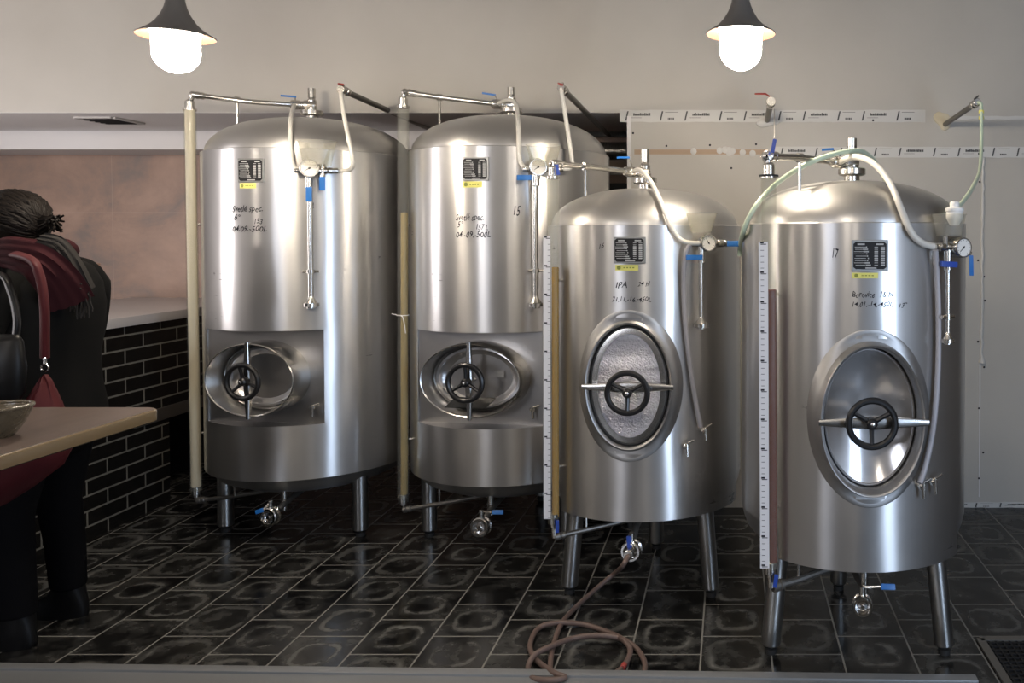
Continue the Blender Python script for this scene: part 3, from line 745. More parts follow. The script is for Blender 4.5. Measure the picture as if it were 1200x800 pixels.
# ------------------------------------------------------------------ the room
YW, ZB = 4.556, 2.188           # plaster wall plane, underside of the bulkhead
XE = P(735, 200, YW).x          # free edge of the plaster wall
XL, XR, YR, ZC, YB = -5.2, 2.6, -3.4, 3.1, 5.68
def plaster():
    m = mat('grey_plaster', (.40, .385, .36), .75); k = NT(m); p = k.pos()
    a = k.noise(p, 1.3, 4, .55).outputs[0]; b = k.noise(p, 14, 4, .6).outputs[0]
    c = k.ramp(a, [(.3, (.395, .372, .335)), (.7, (.45, .427, .388))]); k.l(c, k.b.inputs['Base Color'])
    k.bump(b, .08, .01); return m
M['plaster'] = plaster()
M['ceil'] = mat('ceiling_paint', (.42, .40, .38), .8)
def tiles():
    m = mat('dark_floor_tiles', (.02, .02, .02), .3); k = NT(m)
    sp = k.n('ShaderNodeSeparateXYZ'); k.l(k.pos(), sp.inputs[0]); X, Y = sp.outputs[0], sp.outputs[1]
    W, L = .2535, .270
    u = k.m('DIVIDE', k.m('ADD', X, .105 + 40 * W), W); row = k.m('FLOOR', u); fu = k.m('SUBTRACT', u, row)
    sh = k.m('MULTIPLY', k.m('MODULO', row, 2.0), .5)
    v = k.m('ADD', k.m('DIVIDE', k.m('ADD', Y, -2.938 + 40 * L), L), k.m('ADD', sh, .5)); cl = k.m('FLOOR', v); fv = k.m('SUBTRACT', v, cl)
    cu = k.m('ABSOLUTE', k.m('SUBTRACT', fu, .5)); cv = k.m('ABSOLUTE', k.m('SUBTRACT', fv, .5))
    ed = k.m('MAXIMUM', cu, cv); gr = k.m('GREATER_THAN', ed, .487)
    cb = k.n('ShaderNodeCombineXYZ'); k.l(row, cb.inputs[0]); k.l(cl, cb.inputs[1])
    wn = k.n('ShaderNodeTexWhiteNoise'); k.l(cb.outputs[0], wn.inputs['Vector']); rnd = wn.outputs['Value']
    nz = k.noise(k.pos(), 9, 4, .6).outputs[0]; nf = k.noise(k.pos(), 38, 5, .7).outputs[0]
    r = k.m('POWER', k.m('ADD', k.m('POWER', cu, 3.0), k.m('POWER', cv, 3.0)), .333)
    r = k.m('ADD', r, k.m('MULTIPLY', k.m('SUBTRACT', nz, .5), .22))
    rad = k.m('ADD', k.m('MULTIPLY', rnd, .12), .26)
    ring = k.m('SUBTRACT', 1.0, k.m('MINIMUM', 1.0, k.m('DIVIDE', k.m('ABSOLUTE', k.m('SUBTRACT', r, rad)), .105)))
    brk = k.m('MULTIPLY', k.m('MAXIMUM', 0.0, k.m('SUBTRACT', k.noise(k.pos(), 5.5, 5, .7).outputs[0], .36)), 3.4)
    ring = k.m('MULTIPLY', k.m('POWER', ring, 2.2), k.m('MULTIPLY', k.m('GREATER_THAN', wn.outputs['Color'], .25), k.m('MULTIPLY', k.m('MULTIPLY', nf, 1.7), brk)))
    haze = k.m('MULTIPLY', k.m('MAXIMUM', 0.0, k.m('SUBTRACT', nz, .45)), k.m('MULTIPLY', nf, 2.2))
    s = k.m('MINIMUM', 1.0, k.m('ADD', ring, haze))
    base = k.mix(rnd, (.0045, .0045, .005), (.010, .010, .0097))
    c = k.mix(s, base, (.17, .17, .16)); c = k.mix(gr, c, (.20, .195, .18)); k.l(c, k.b.inputs['Base Color'])
    ro = k.m('ADD', .15, k.m('ADD', k.m('MULTIPLY', s, .35), k.m('MULTIPLY', gr, .3))); ro = k.m('ADD', ro, k.m('MULTIPLY', k.m('MULTIPLY', rnd, nz), .18)); k.l(ro, k.b.inputs['Roughness'])
    k.b.inputs['Specular IOR Level'].default_value = .22
    k.bump(k.m('SUBTRACT', k.m('MULTIPLY', nf, .12), k.m('MULTIPLY', gr, .5)), .25, .004)
    return m
M['tiles'] = tiles()
def rust():
    m = mat('rusty_copper_panels', (.3, .2, .16), .5, .1); k = NT(m); p = k.pos()
    a = k.noise(k.mapping(p, (1, 1, 1.4)), 2.2, 6, .62, .6).outputs[0]; b = k.noise(p, 11, 5, .7).outputs[0]
    c = k.ramp(k.m('ADD', k.m('MULTIPLY', a, .75), k.m('MULTIPLY', b, .25)), [(.36, (.20, .155, .135)), (.5, (.29, .195, .15)), (.66, (.37, .25, .19))])
    sp = k.n('ShaderNodeSeparateXYZ'); k.l(p, sp.inputs[0])
    fx = k.m('FRACT', k.m('DIVIDE', k.m('ADD', sp.outputs[0], 20.25), 1.0)); fz = k.m('FRACT', k.m('DIVIDE', k.m('ADD', sp.outputs[2], .33), 1.0))
    ln = k.m('MAXIMUM', k.m('LESS_THAN', fx, .004), k.m('LESS_THAN', fz, .004)); c = k.mix(k.m('MULTIPLY', ln, .35), c, (.42, .32, .27)); k.l(c, k.b.inputs['Base Color'])
    k.l(k.m('ADD', .35, k.m('MULTIPLY', b, .3)), k.b.inputs['Roughness']); return m
M['rust'] = rust()
def slab(name, x0, x1, y0, y1, z0, z1, m):
    bm = new(); box(bm, ((x0 + x1) / 2, (y0 + y1) / 2, (z0 + z1) / 2), x1 - x0, y1 - y0, z1 - z0)
    return struct(obj(name, bm, M[m] if isinstance(m, str) else m, smooth=False))
slab('floor', XL, XR, YR, YB + .1, -.1, 0, 'tiles')
slab('ceiling', XL, XR, YR, YB + .1, ZC, ZC + .1, 'ceil')
slab('wall_back_bulkhead', XL, XR, YW, YB + .1, ZB, ZC, 'plaster')
M['soffit'] = mat('brightened_soffit', (.66, .64, .63), .6)  # plaster tone lightened to stand in for light missing under the bulkhead
slab('ceiling_recess', XL, XE, YW + .002, 5.32, ZB - .002, ZB + .001, 'soffit')
slab('wall_back', XE, XR, YW, YW + .12, 0, ZB, 'plaster')
slab('wall_recess', XL, XR, YB, YB + .1, 0, ZB, 'rust')
M['beam'] = mat('white_beam', (.60, .58, .57), .6)
zb0 = P(100, 175, 5.32).z
slab('wall_beam', XL, -1.75, 5.32, YB, zb0, ZB, 'beam')
M['side'] = mat('side_wall_paint', (.22, .20, .185), .7)
M['rear'] = mat('rear_wall_paint', (.12, .105, .09), .7)
slab('wall_left', XL - .1, XL, YR, YB + .1, 0, ZC, 'side')
slab('wall_right', XR, XR + .1, YR, YB + .1, 0, ZC, 'rear')
slab('wall_rear', XL, XR, YR - .1, YR, 0, ZC, 'rear')
# wall trims
M['tape'] = mat('joint_tape', (.50, .49, .465), .5); M['tapeink'] = mat('tape_ink', (.05, .05, .05), .6)
def tape(name, x0, x1, z0, z1, printed=True, seed=1):
    bm = new(); rr = random.Random(seed); k = 40; y = YW - .003
    top = [V((x0 + (x1 - x0) * i / k, y, z1 + rr.uniform(-.002, .002))) for i in range(k + 1)]; bot = [V((p.x, y, z0 + rr.uniform(-.002, .002))) for p in top]
    loft(bm, [[a, b, V((b.x, YW, b.z)), V((a.x, YW, a.z))] for a, b in zip(top, bot)], mi=0)
    if printed:
        h = z1 - z0; x = x0 + .03; i = 0
        while x < x1 - .12:
            q = y - .0015; s = h * .18
            quad(bm, [V((x, q, z0 + h * .12)), V((x + .008, q, z0 + h * .12)), V((x + .008 + s, q, z0 + h * .9)), V((x + s, q, z0 + h * .9))], 1)
            if i % 2 == 0:
                xx = x + .045
                for c in range(12):
                    w = rr.uniform(.005, .0085); hh = h * rr.uniform(.16, .24); quad(bm, [V((xx, q, z0 + h * .52)), V((xx + w, q, z0 + h * .52)), V((xx + w, q, z0 + h * .52 + hh)), V((xx, q, z0 + h * .52 + hh))], 1); xx += w + .0014
                quad(bm, [V((x + .03, q, z0 + h * .34)), V((x + .09, q, z0 + h * .34)), V((x + .09, q, z0 + h * .37)), V((x + .03, q, z0 + h * .37))], 1); x += .19
            else:
                xx = x + .045
                for c in range(5):
                    w = rr.uniform(.004, .007); quad(bm, [V((xx, q, z0 + h * .2)), V((xx + w, q, z0 + h * .2)), V((xx + w, q, z0 + h * .36)), V((xx, q, z0 + h * .36))], 1); xx += w + .002
                quad(bm, [V((x + .03, q, z0 + h * .8)), V((x + .10, q, z0 + h * .8)), V((x + .10, q, z0 + h * .83)), V((x + .03, q, z0 + h * .83))], 1); x += .135
            i += 1
    return struct(obj(name, bm, [M['tape'], M['tapeink']], smooth=False))
z = lambda y: P(900, y, YW).z
tape('trim_1', XE - .04, P(1085, 0, YW).x, z(143), z(129), seed=2)
tape('trim_2', P(1118, 0, YW).x, XR - .01, z(140), z(136), False)
tape('trim_3', P(908, 0, YW).x, XR - .01, z(184.5), z(172), seed=5)
bm = new(); box(bm, ((XE + .04 + P(900, 0, YW).x) / 2, YW - .001, z(178)), P(900, 0, YW).x - XE - .04, .004, .026); struct(obj('trim_4', bm, mat('bare_board_strip', (.36, .26, .18), .7), smooth=False))
bm = new(); rr = random.Random(4)
for i in range(9):
    x = rr.choice([P(q, 0, YW).x for q in (815, 826, 838, 845, 852, 862, 870, 885)]); lathe(bm, [(.02, 0), (.012, .004), (.001, .005)], (x + rr.uniform(-.02, .02), YW - .002, z(178) + rr.uniform(-.008, .012)), (0, -1, 0), 9)
struct(obj('trim_5', bm, M['tape']))
bm = new(); xs = P(1151, 300, YW).x; rr = random.Random(8)
tube(bm, [V((xs + rr.uniform(-.003, .003), YW - .002, zz)) for zz in [z(184) - i * (z(184) - z(425)) / 40 for i in range(41)]], [rr.uniform(.006, .011) for i in range(40)] + [.02], 8)
struct(obj('trim_6', bm, M['tape']))
bm = new(); box(bm, (xs - .008, YW, (z(425) + .03) / 2 + .02), .006, .006, z(425) - .05); struct(obj('trim_7', bm, M['beam'], smooth=False))
tape('baseboard_back', P(1030, 0, YW).x, XR - .01, .0, .030, True, 11)
bm = new(); box(bm, (XE + .012, YW - .002, (ZB - .02) / 2), .022, .008, ZB - .02); struct(obj('trim_8', bm, M['beam'], smooth=False))
bm = new(); rr = random.Random(12)
for x, y in [(742, 156), (781, 171), (832, 170), (886, 169), (857, 197), (1023, 141), (1147, 180), (1148, 213), (1146, 305), (1153, 324), (1154, 352), (1146, 400), (1153, 430), (1147, 478), (1152, 530), (1147, 560)]:
    lathe(bm, [(.006, .003), (.001, .004)], P(x, y, YW - .001), (0, -1, 0), 8)
struct(obj('wall_screws', bm, M['ink']))
# steel curb strip in the foreground
bm = new(); a, b = FL(0, 779, .02), FL(1143, 793, .02); d = (b - a).normalized(); s = V((d.y, -d.x, 0)); a = a - d * 1.2
box(bm, (a + b) / 2 + s * .02 + V((0, 0, -.005)), (b - a).length, .04, .03, d, s, UP, .004); 
box(bm, (a + b) / 2 + s * .19 + V((0, 0, -.012)), (b - a).length, .30, .03, d, s, UP, .002)
struct(obj('trim_9', bm, mat('zinc_strip', (.25, .26, .27), .4, .4)))

# ------------------------------------------------------------------ recess contents
q = [FL(78, 136, ZB), FL(160, 136, ZB), FL(187, 143, ZB), FL(112, 144, ZB)]
q = [P(*xy, (ZB - EYE) / ray(*xy).z * ray(*xy).y) for xy in ((78, 136.5), (160, 136.5), (187, 143.5), (112, 143.5))]
x0, x1 = q[0].x + .05, q[2].x - .1; y0, y1 = q[0].y, q[2].y
bm = new(); cx, cy = (x0 + x1) / 2, (y0 + y1) / 2
for dx, dy, w, h in ((0, (y0 - y1) / 2, x1 - x0, .03), (0, (y1 - y0) / 2, x1 - x0, .03), ((x0 - x1) / 2, 0, .03, y1 - y0), ((x1 - x0) / 2, 0, .03, y1 - y0)): box(bm, (cx + dx, cy + dy, ZB - .005), w, h, .012)
tr = thing('ceiling_vent', 'dark square vent opening in the underside of the bulkhead', 'vent', (cx, cy, ZB - .01))
obj('vent_frame', bm, M['ceil'], tr, smooth=False)
bm = new(); box(bm, (cx, cy, ZB - .003), x1 - x0 - .03, y1 - y0 - .03, .006)
for i in range(5): box(bm, (cx, y0 + (i + 1) * (y1 - y0) / 6, ZB - .009), x1 - x0 - .03, .02, .004, Z=(0, .5, 1), Y=(0, 1, -.5))
obj('vent_louvres', bm, M['plateblack'], tr, smooth=False)
du = thing('flexible_air_duct', 'silver ribbed air duct in the gap behind the second tall tank', 'duct', P(718, 178, 5.15))
bm = new(); a, b = P(690, 177, 5.0), P(760, 177, 5.0); k = 60
lathe(bm, [(.050 + (.006 if i % 2 else 0), (b - a).length * i / k) for i in range(k + 1)], a, b - a, 24); obj('duct_hose', bm, M['rim'], du, angle=80)
bm = new(); lathe(bm, [(.058, 0), (.062, .01), (.062, .07), (.058, .08)], a + V((-.02, 0, 0)), b - a, 24); obj('duct_collar', bm, M['darkpipe'], du)
bb = thing('dark_roof_joist', 'dark flat joist under the bulkhead behind the second tall tank', 'beam', P(715, 157, 5.1))
bm = new(); box(bm, P(712, 157.5, 5.1), .62, .05, .03, bev=.003); obj('joist_bar', bm, M['plateblack'], bb)
bm = new()
for dx in (-.2, .18): cyl(bm, P(712, 157.5, 5.1) + V((dx, 0, .01)), V((P(712, 157.5, 5.1).x + dx, 5.1, ZB)), .008, 8)
obj('joist_hanger', bm, M['darkpipe'], bb)
bm = new(); c = P(722, 226, 5.3); box(bm, V((c.x, c.y, .92)), .36, .3, 1.84, bev=.01)
cb = thing('dark_cabinet', 'black cabinet in the gap behind the second tall tank', 'cabinet', (c.x, c.y, 0))
obj('cabinet_body', bm, M['plateblack'], cb)
bm = new(); box(bm, P(718, 202, 5.14), .10, .006, .03, bev=.002); obj('cabinet_label', bm, M['darkpipe'], cb, label='grey label strip')

# ------------------------------------------------------------------ wall taps (pipe stubs with valves)
def walltap(label, pts, r, lever, lm, ring=True, loc=None):
    t_ = thing('wall_tap', label, 'tap', pts[-1], 'valves on pipes out of the wall')
    bm = new(); tube(bm, pts, r, 14); obj('tap_pipe', bm, M['darkpipe'], t_)
    d = (V(pts[0]) - V(pts[1])).normalized(); bm = new(); fitting(bm, V(pts[0]) - d * .07, V(pts[0]) + d * .01, r * 1.45)
    cyl(bm, V(pts[0]) - d * .02, V(pts[0]) - d * .02 + UP * .03, .007, 10); obj('tap_body', bm, M['pipe'], t_)
    a, b = lever; dd = (V(b) - V(a)).normalized(); s = dd.cross(UP).normalized(); bm = new()
    st = V(pts[0]) - d * .02 + UP * .026
    tube(bm, [st, V(a), V(b)], [.0035, .005, .004], 8); obj('tap_lever', bm, M[lm], t_, label=('red' if lm == 'red' else 'black') + ' lever')
    return t_
wa = P(400, 105, 4.0)
ta_ = walltap('red lever tap on long dark pipe sloping behind the cream-tube tank', [wa, P(470, 136, 4.75), P(515, 156, 5.31)], .015, (P(402, 99, 3.99), P(396, 98, 3.97)), 'red')
bm = new(); tube(bm, cat([wa, P(399.5, 110, 3.99), P(404, 140, 3.93), P(411, 175, 3.88), P(414, 190, 3.88), P(411, 198, 3.9), P(402, 200, T1.S(402, 200, .045).y), T1.S(394, 200, .045)], 8), .0100, 12); obj('gas_hose', bm, M['palehose'], ta_, label='milky rigid gas hose')
wb = P(658, 103, 3.95)
tb_ = walltap('red lever tap on dark pipe sloping behind the tank marked 15', [wb, P(692, 137, 4.6), P(713, 158, 5.08)], .015, (P(659, 99.5, 3.94), P(654, 97.5, 3.92)), 'red')
bm = new(); tube(bm, cat([wb, P(658.5, 110, 3.94), P(664, 145, 3.9), P(670, 185, 3.87), P(670.5, 193, 3.87), P(667, 197.5, 3.87), T2.S(660, 198, .045)], 8), .0100, 12); obj('gas_hose', bm, M['palehose'], tb_, label='milky rigid gas hose')
wc = P(903.5, 119, 4.12)
tc_ = walltap('short pipe tap pointing out of the taped wall, thin red lever', [wc, P(899, 141, YW)], .016, (P(897, 110, 4.1), P(885, 110, 4.06)), 'red')
bm = new(); lathe(bm, [(.022, 0), (.024, .004), (.024, .02), (.012, .02), (.010, .004)], wc + V((0, -.012, 0)), (-.05, 1, .0), 20); obj('tap_mouth', bm, M['pipe'], tc_)
def blob(c, rx, rz, seed):
    bm = new(); rr = random.Random(seed); n = 22; ks = [.9 + .16 * math.sin(2 * 2 * PI * i / n + seed) + .1 * math.sin(3 * 2 * PI * i / n + 2 * seed) + rr.uniform(-.04, .04) for i in range(n)]
    R = lambda s, y: [V((c.x + rx * s * ks[i] * math.cos(2 * PI * i / n), y, c.z + rz * s * ks[i] * math.sin(2 * PI * i / n))) for i in range(n)]
    loft(bm, [R(1, YW), R(.95, YW - .006), R(.7, YW - .012), R(.2, YW - .014)], False, True); return bm
bm = blob(P(899, 143, YW), .06, .035, 1); obj('plaster_patch', bm, M['tape'], tc_, label='patch of white filler')
bm = new(); tube(bm, [P(907.5, 128, 4.0), P(907.5, 163, 2.79)], .0022, 6); obj('pull_wire', bm, M['darkpipe'], tc_)
wd = P(1145, 120, 4.0)
td_ = walltap('tap at the far right with black lever and hanging green hose', [wd, P(1107, 146, YW)], .014, (P(1142, 116, 3.98), P(1147, 112, 3.96)), 'black')
bm = blob(P(1105, 141, YW), .05, .055, 3); obj('foam_patch', bm, mat('expanding_foam', (.55, .49, .36), .8), td_, label='patch of cream foam')
bm = new(); tube(bm, cat([wd, P(1149, 121, 3.98), P(1150, 128, 3.97), P(1150, 170, 3.9), P(1148, 200, 3.7), P(1140, 219, 3.3), P(1130, 234, 3.0), P(1122, 243, 2.87)], 8), .0085, 12); hz = obj('green_hose', bm, M['greenhose'], td_, label='pale green hose')
bm = new()
for yy in (131, 138): cyl(bm, P(1150, yy - 2, 3.97), P(1150, yy + 2, 3.97), .013, 12)
obj('hose_clip', bm, M['yellow'], hz, label='yellow hose connector')
c = P(1118.5, 262, T4.S(1112, 270, .035).y)
fb = thing('filter_bottle', 'white screw-capped plastic filter in the cup of tank 17', 'filter', c, None)
fb['label'] = 'white plastic filter standing in the plastic cup at the far right gauge'
bm = new(); sc = c.y / F
lathe(bm, [(5 * sc, -2 * sc), (6 * sc, 0), (9 * sc, 5 * sc), (9.5 * sc, 7 * sc), (9.5 * sc, 13 * sc), (8.5 * sc, 14.5 * sc)], c, n=28); obj('filter_body', bm, M['white'], fb)
bm = new(); lathe(bm, [(10 * sc, 14 * sc), (10.5 * sc, 15 * sc), (10.5 * sc, 18 * sc), (7 * sc, 19.5 * sc), (5.5 * sc, 20 * sc), (5.5 * sc, 24 * sc), (4.5 * sc, 25.5 * sc), (2 * sc, 26 * sc)], c, n=28); obj('filter_cap', bm, M['white'], fb)

# green hose draped from tank three over tank four
gp = [P(867, 300, 3.26), P(868, 284, 3.26), P(874, 262, 3.2), P(889, 236, 3.12), P(912, 213, 3.02), P(945, 192, 2.96), P(975, 181, 2.98), P(1000, 176.5, 3.02), P(1012, 178, 3.12), P(1024, 188, 3.25), P(1032, 200, 3.35), P(1042, 220, 3.47), P(1050, 260, 3.58)]
bm = new(); tube(bm, T3.push(T4.push(cat(gp, 8), .016), .016), .0095, 12); tag(obj('green_hose', bm, M['greenhose'], loc=gp[0]), 'pale green hose looped over the pipe on top of the rightmost tank', 'hose')
# brown floor hose
def FZ(x, y, h=.012): return FL(560 + x / 3.53, 600 + y / 3.53, h)
oz = oc3 + ax3 * .02
pts = [oz, oz + V((-.02, -.05, -.03)), FZ(575, 245, .10), FZ(520, 290, .05), FZ(420, 378, .014), FZ(350, 455), FZ(315, 540), FZ(300, 620), FZ(302, 668), FZ(320, 690), FZ(400, 697), FZ(500, 692), FZ(590, 650), FZ(630, 580, .02), FZ(605, 530, .03), FZ(530, 493), FZ(430, 462), FZ(320, 458, .02), FZ(250, 480), FZ(217, 540), FZ(225, 590), FZ(255, 622), FZ(310, 662, .03), FZ(360, 684, .03)]
pts2 = [FZ(360, 684, .03), FZ(300, 694, .034), FZ(225, 685, .02), FZ(208, 640), FZ(235, 590, .03), FZ(300, 555, .034), FZ(400, 520, .02), FZ(510, 509, .034), FZ(600, 526, .02), FZ(660, 568), FZ(690, 622), FZ(685, 668), FZ(668, 690, .015)]
bm = new(); tube(bm, cat(pts + pts2[1:], 8), .0098, 12)
hs = thing('drain_hose', 'brown hose coiled on the tile floor below the frosted hatch', 'hose', FL(690, 770))
obj('hose_line', bm, M['brownhose'], hs)
bm = new(); a = FZ(620, 600, .018); bm2 = FZ(598, 645, .016); cyl(bm, bm2, bm2.lerp(a, .35), .0104, 12); obj('hose_mark', bm, M['red'], hs, label='red mark on the hose')
bm = new(); cyl(bm, oz - ax3 * .012, oz + ax3 * .025, .019, 16); obj('hose_coupling', bm, M['pipe'], hs)

# floor drain grate
bm = new(); a = FL(1160, 800); b = FL(1148, 749); x0 = FL(1150, 752).x; x1 = x0 + .62; y1 = FL(1150, 750).y; y0 = y1 - .55
dg = thing('floor_grate', 'black metal drain grate set in the floor at the lower right corner', 'grate', ((x0 + x1) / 2, (y0 + y1) / 2, 0))
for dx, dy, w, h in (((x0 + x1) / 2, y0, x1 - x0, .03), ((x0 + x1) / 2, y1, x1 - x0, .03), (x0, (y0 + y1) / 2, .03, y1 - y0), (x1, (y0 + y1) / 2, .03, y1 - y0)): box(bm, (dx, dy, .004), w, h, .008)
obj('grate_frame', bm, M['darkpipe'], dg, smooth=False)
bm = new(); 
for i in range(1, 24): box(bm, (x0 + (x1 - x0) * i / 24, (y0 + y1) / 2, .003), .007, y1 - y0 - .02, .006)
for i in range(1, 20): box(bm, ((x0 + x1) / 2, y0 + (y1 - y0) * i / 20, .0035), x1 - x0 - .02, .006, .006)
box(bm, ((x0 + x1) / 2, (y0 + y1) / 2, .0008), x1 - x0, y1 - y0, .001)
obj('grate_bars', bm, M['plateblack'], dg, smooth=False)

# ------------------------------------------------------------------ brick counter
XC = -3.18; ZT = 1.088; yE = 4.655
def brick():
    m = mat('black_glazed_brick', (.01, .01, .01), .22); k = NT(m)
    sp = k.n('ShaderNodeSeparateXYZ'); k.l(k.pos(), sp.inputs[0]); H, L = .0765, .272
    v = k.m('DIVIDE', k.m('ADD', sp.outputs[2], .012 + H * 2), H); row = k.m('FLOOR', v); fv = k.m('SUBTRACT', v, row)
    u = k.m('ADD', k.m('DIVIDE', k.m('ADD', sp.outputs[1], .17 + L * 20), L), k.m('MULTIPLY', k.m('MODULO', row, 2.0), .5)); cl = k.m('FLOOR', u); fu = k.m('SUBTRACT', u, cl)
    g = k.m('MAXIMUM', k.m('LESS_THAN', fv, .125), k.m('LESS_THAN', fu, .036))
    nz = k.noise(k.pos(), 25, 4, .6).outputs[0]
    c = k.mix(g, k.ramp(nz, [(.3, (.006, .006, .006)), (.8, (.014, .013, .012))]), k.ramp(nz, [(.3, (.12, .116, .10)), (.8, (.20, .19, .165))])); k.l(c, k.b.inputs['Base Color'])
    k.l(k.m('ADD', .24, k.m('MULTIPLY', g, .5)), k.b.inputs['Roughness']); k.b.inputs['Specular IOR Level'].default_value = .35
    k.bump(k.m('SUBTRACT', k.m('MULTIPLY', nz, .1), g), .3, .006); return m
ct = thing('bar_counter', 'dark brick bar counter with pale worktop along the left wall', 'counter', (-3.6, 4.2, 0))
bm = new(); y0c = 2.2; zn = P(192, 489, yE).z
box(bm, ((XC - .9 + XC) / 2, (y0c + yE) / 2, (ZT - .05) / 2), .9, yE - y0c, ZT - .05)
box(bm, ((XC - .9 + XC) / 2, (yE + YB) / 2 - .005, (zn + .07 + ZT - .05) / 2), 0.9, YB - yE - .01, ZT - .05 - zn - .07)
obj('brick_base', bm, brick(), ct, smooth=False)
bm = new(); box(bm, (XC - .02, (4.38 + YB) / 2 - .01, zn + .035), .06, YB - 4.40, .07, bev=.003); obj('lintel_strip', bm, M['darkpipe'], ct, label='grey lintel strip above the niche')
bm = new(); box(bm, (XC - .60, (yE + YB) / 2 - .005, .3), .5, YB - yE - .01, .6); obj('niche_back', bm, M['plateblack'], ct)
bm = new(); box(bm, (XC - .46, (y0c + YB) / 2 - .005, ZT - .026), 1.0, YB - y0c - .01, .052, bev=.012); obj('worktop', bm, mat('pale_stone_worktop', (.50, .48, .48), .3), ct, label='pale worktop')

# ------------------------------------------------------------------ pendant lamps
def lamp(x, Y, label):
    yb = {210: 43, 868: 40}[x]
    X = (x - PX) / F * Y; zb = P(x, yb, Y).z; k = .128 / .15
    t_ = thing('pendant_lamp', label, 'lamp', (X, Y, zb), 'pendant lamps above the tanks')
    bm = new(); pr = [(.022, .185), (.034, .18), (.037, .150), (.043, .125), (.055, .095), (.075, .062), (.10, .035), (.13, .014), (.150, .003)]
    lathe(bm, [(r * k, h * k) for r, h in pr] + [(.150 * k, 0), (.146 * k, -.001)], (X, Y, zb), n=56, c0=True, c1=False); obj('lamp_shade', bm, M['shade'], t_, angle=60, label='flared grey enamel shade')
    bm = new(); lathe(bm, [(.147 * k, -.0015), (.13 * k, .008), (.10 * k, .026), (.08 * k, .045), (.06 * k, .06)], (X, Y, zb), n=56, c0=False, c1=False); obj('shade_lining', bm, M['copperin'], t_, angle=60, label='copper-pink underside of the shade')
    bm = new(); r = .090 * k; h = .155 * k
    lathe(bm, [(r * 1.06, .03 * k), (r * 1.06, .012 * k), (r, .006 * k)] + [(r * math.cos(q), -(h - r * .95) - r * .95 * math.sin(q)) for q in [i * PI / 24 for i in range(12)]] + [(.002, -h)], (X, Y, zb), n=40); obj('opal_bulb', bm, M['bulb'], t_, angle=60, label='lit white opal glass')
    bm = new(); cyl(bm, (X, Y, zb + .18 * k), (X, Y, ZC), .009, 12); lathe(bm, [(.05, 0), (.05, -.02), (.02, -.04)], (X, Y, ZC), n=24); obj('hanging_rod', bm, M['shade'], t_)
lamp(210, 3.05, 'pendant lamp hanging over the copper wall, left of the cream-tube tank')
lamp(868, 3.05, 'pendant lamp hanging in front of the plain plaster wall')

# ------------------------------------------------------------------ bar table and bowl
ZTb = 1.0; tw = mat('worn_table_wood', (.26, .185, .15), .35); k = NT(tw)
nz = k.noise(k.mapping(k.pos(), (30, 3, 30)), 1, 4, .6).outputs[0]; k.l(k.ramp(nz, [(.3, (.085, .062, .053)), (.75, (.12, .088, .075))]), k.b.inputs['Base Color'])
cn = P(155, 486, 2.32); x1 = FL(155, 488, ZTb).x; y1 = FL(60, 476.5, ZTb).y; x0 = x1 - .75; y0 = .9
tbl = thing('bar_table', 'high wooden bar table with rounded edge at the lower left', 'table', ((x0 + x1) / 2, (y0 + y1) / 2, 0))
def rrect(x0, x1, y0, y1, r, z, e=0):
    o = []
    for cx, cy, a in ((x1 - r, y1 - r, 0), (x0 + r, y1 - r, 90), (x0 + r, y0 + r, 180), (x1 - r, y0 + r, 270)):
        for i in range(9):
            q = math.radians(a + i * 11.25); o.append(V((cx + (r + e) * math.cos(q), cy + (r + e) * math.sin(q), z)))
    return o
bm = new(); th = .036
loft(bm, [rrect(x0, x1, y0, y1, .05, ZTb - th, -.006), rrect(x0, x1, y0, y1, .05, ZTb - th + .004, 0), rrect(x0, x1, y0, y1, .05, ZTb - .006, 0), rrect(x0, x1, y0, y1, .05, ZTb - .001, -.004), rrect(x0, x1, y0, y1, .05, ZTb - .0006, -.006)], True, True)
obj('table_edge', bm, mat('varnished_edge', (.15, .105, .055), .25), tbl, angle=50, label='varnished tan edge')
bm = new(); loft(bm, [rrect(x0, x1, y0, y1, .05, ZTb - .002, -.007), rrect(x0, x1, y0, y1, .05, ZTb + .0005, -.008)]); obj('table_top', bm, tw, tbl, smooth=False)
cx, cy = (x0 + x1) / 2 - .12, (y0 + y1) / 2 - .25
bm = new(); lathe(bm, [(.30, 0), (.30, .015), (.08, .04), (.045, .07), (.04, .5), (.045, .92), (.12, .955), (.12, .964)], (cx, cy, 0), n=32); obj('pedestal', bm, M['plateblack'], tbl)
bw = P(-2, 506, 2.06); bw.z = ZTb
bo = thing('glass_bowl', 'rough amber glass bowl standing on the wooden bar table', 'bowl', bw)
bm = new(); lathe(bm, [(.025, .003), (.03, .001), (.036, .008), (.054, .034), (.066, .062), (.070, .075), (.066, .078), (.06, .064), (.046, .034), (.028, .014), (.001, .012)], bw, n=40)
bmg = mat('amber_glass', (.13, .105, .07), .22); kk = NT(bmg); kk.bump(kk.noise(kk.obj(), 60, 2).outputs[0], .6, .01); kk.b.inputs['Transmission Weight'].default_value = .35
obj('bowl_body', bm, bmg, bo)
bm = new(); torus(bm, bw + UP * .076, UP, .068, .005, 40, 8); obj('bowl_rim', bm, bmg, bo)
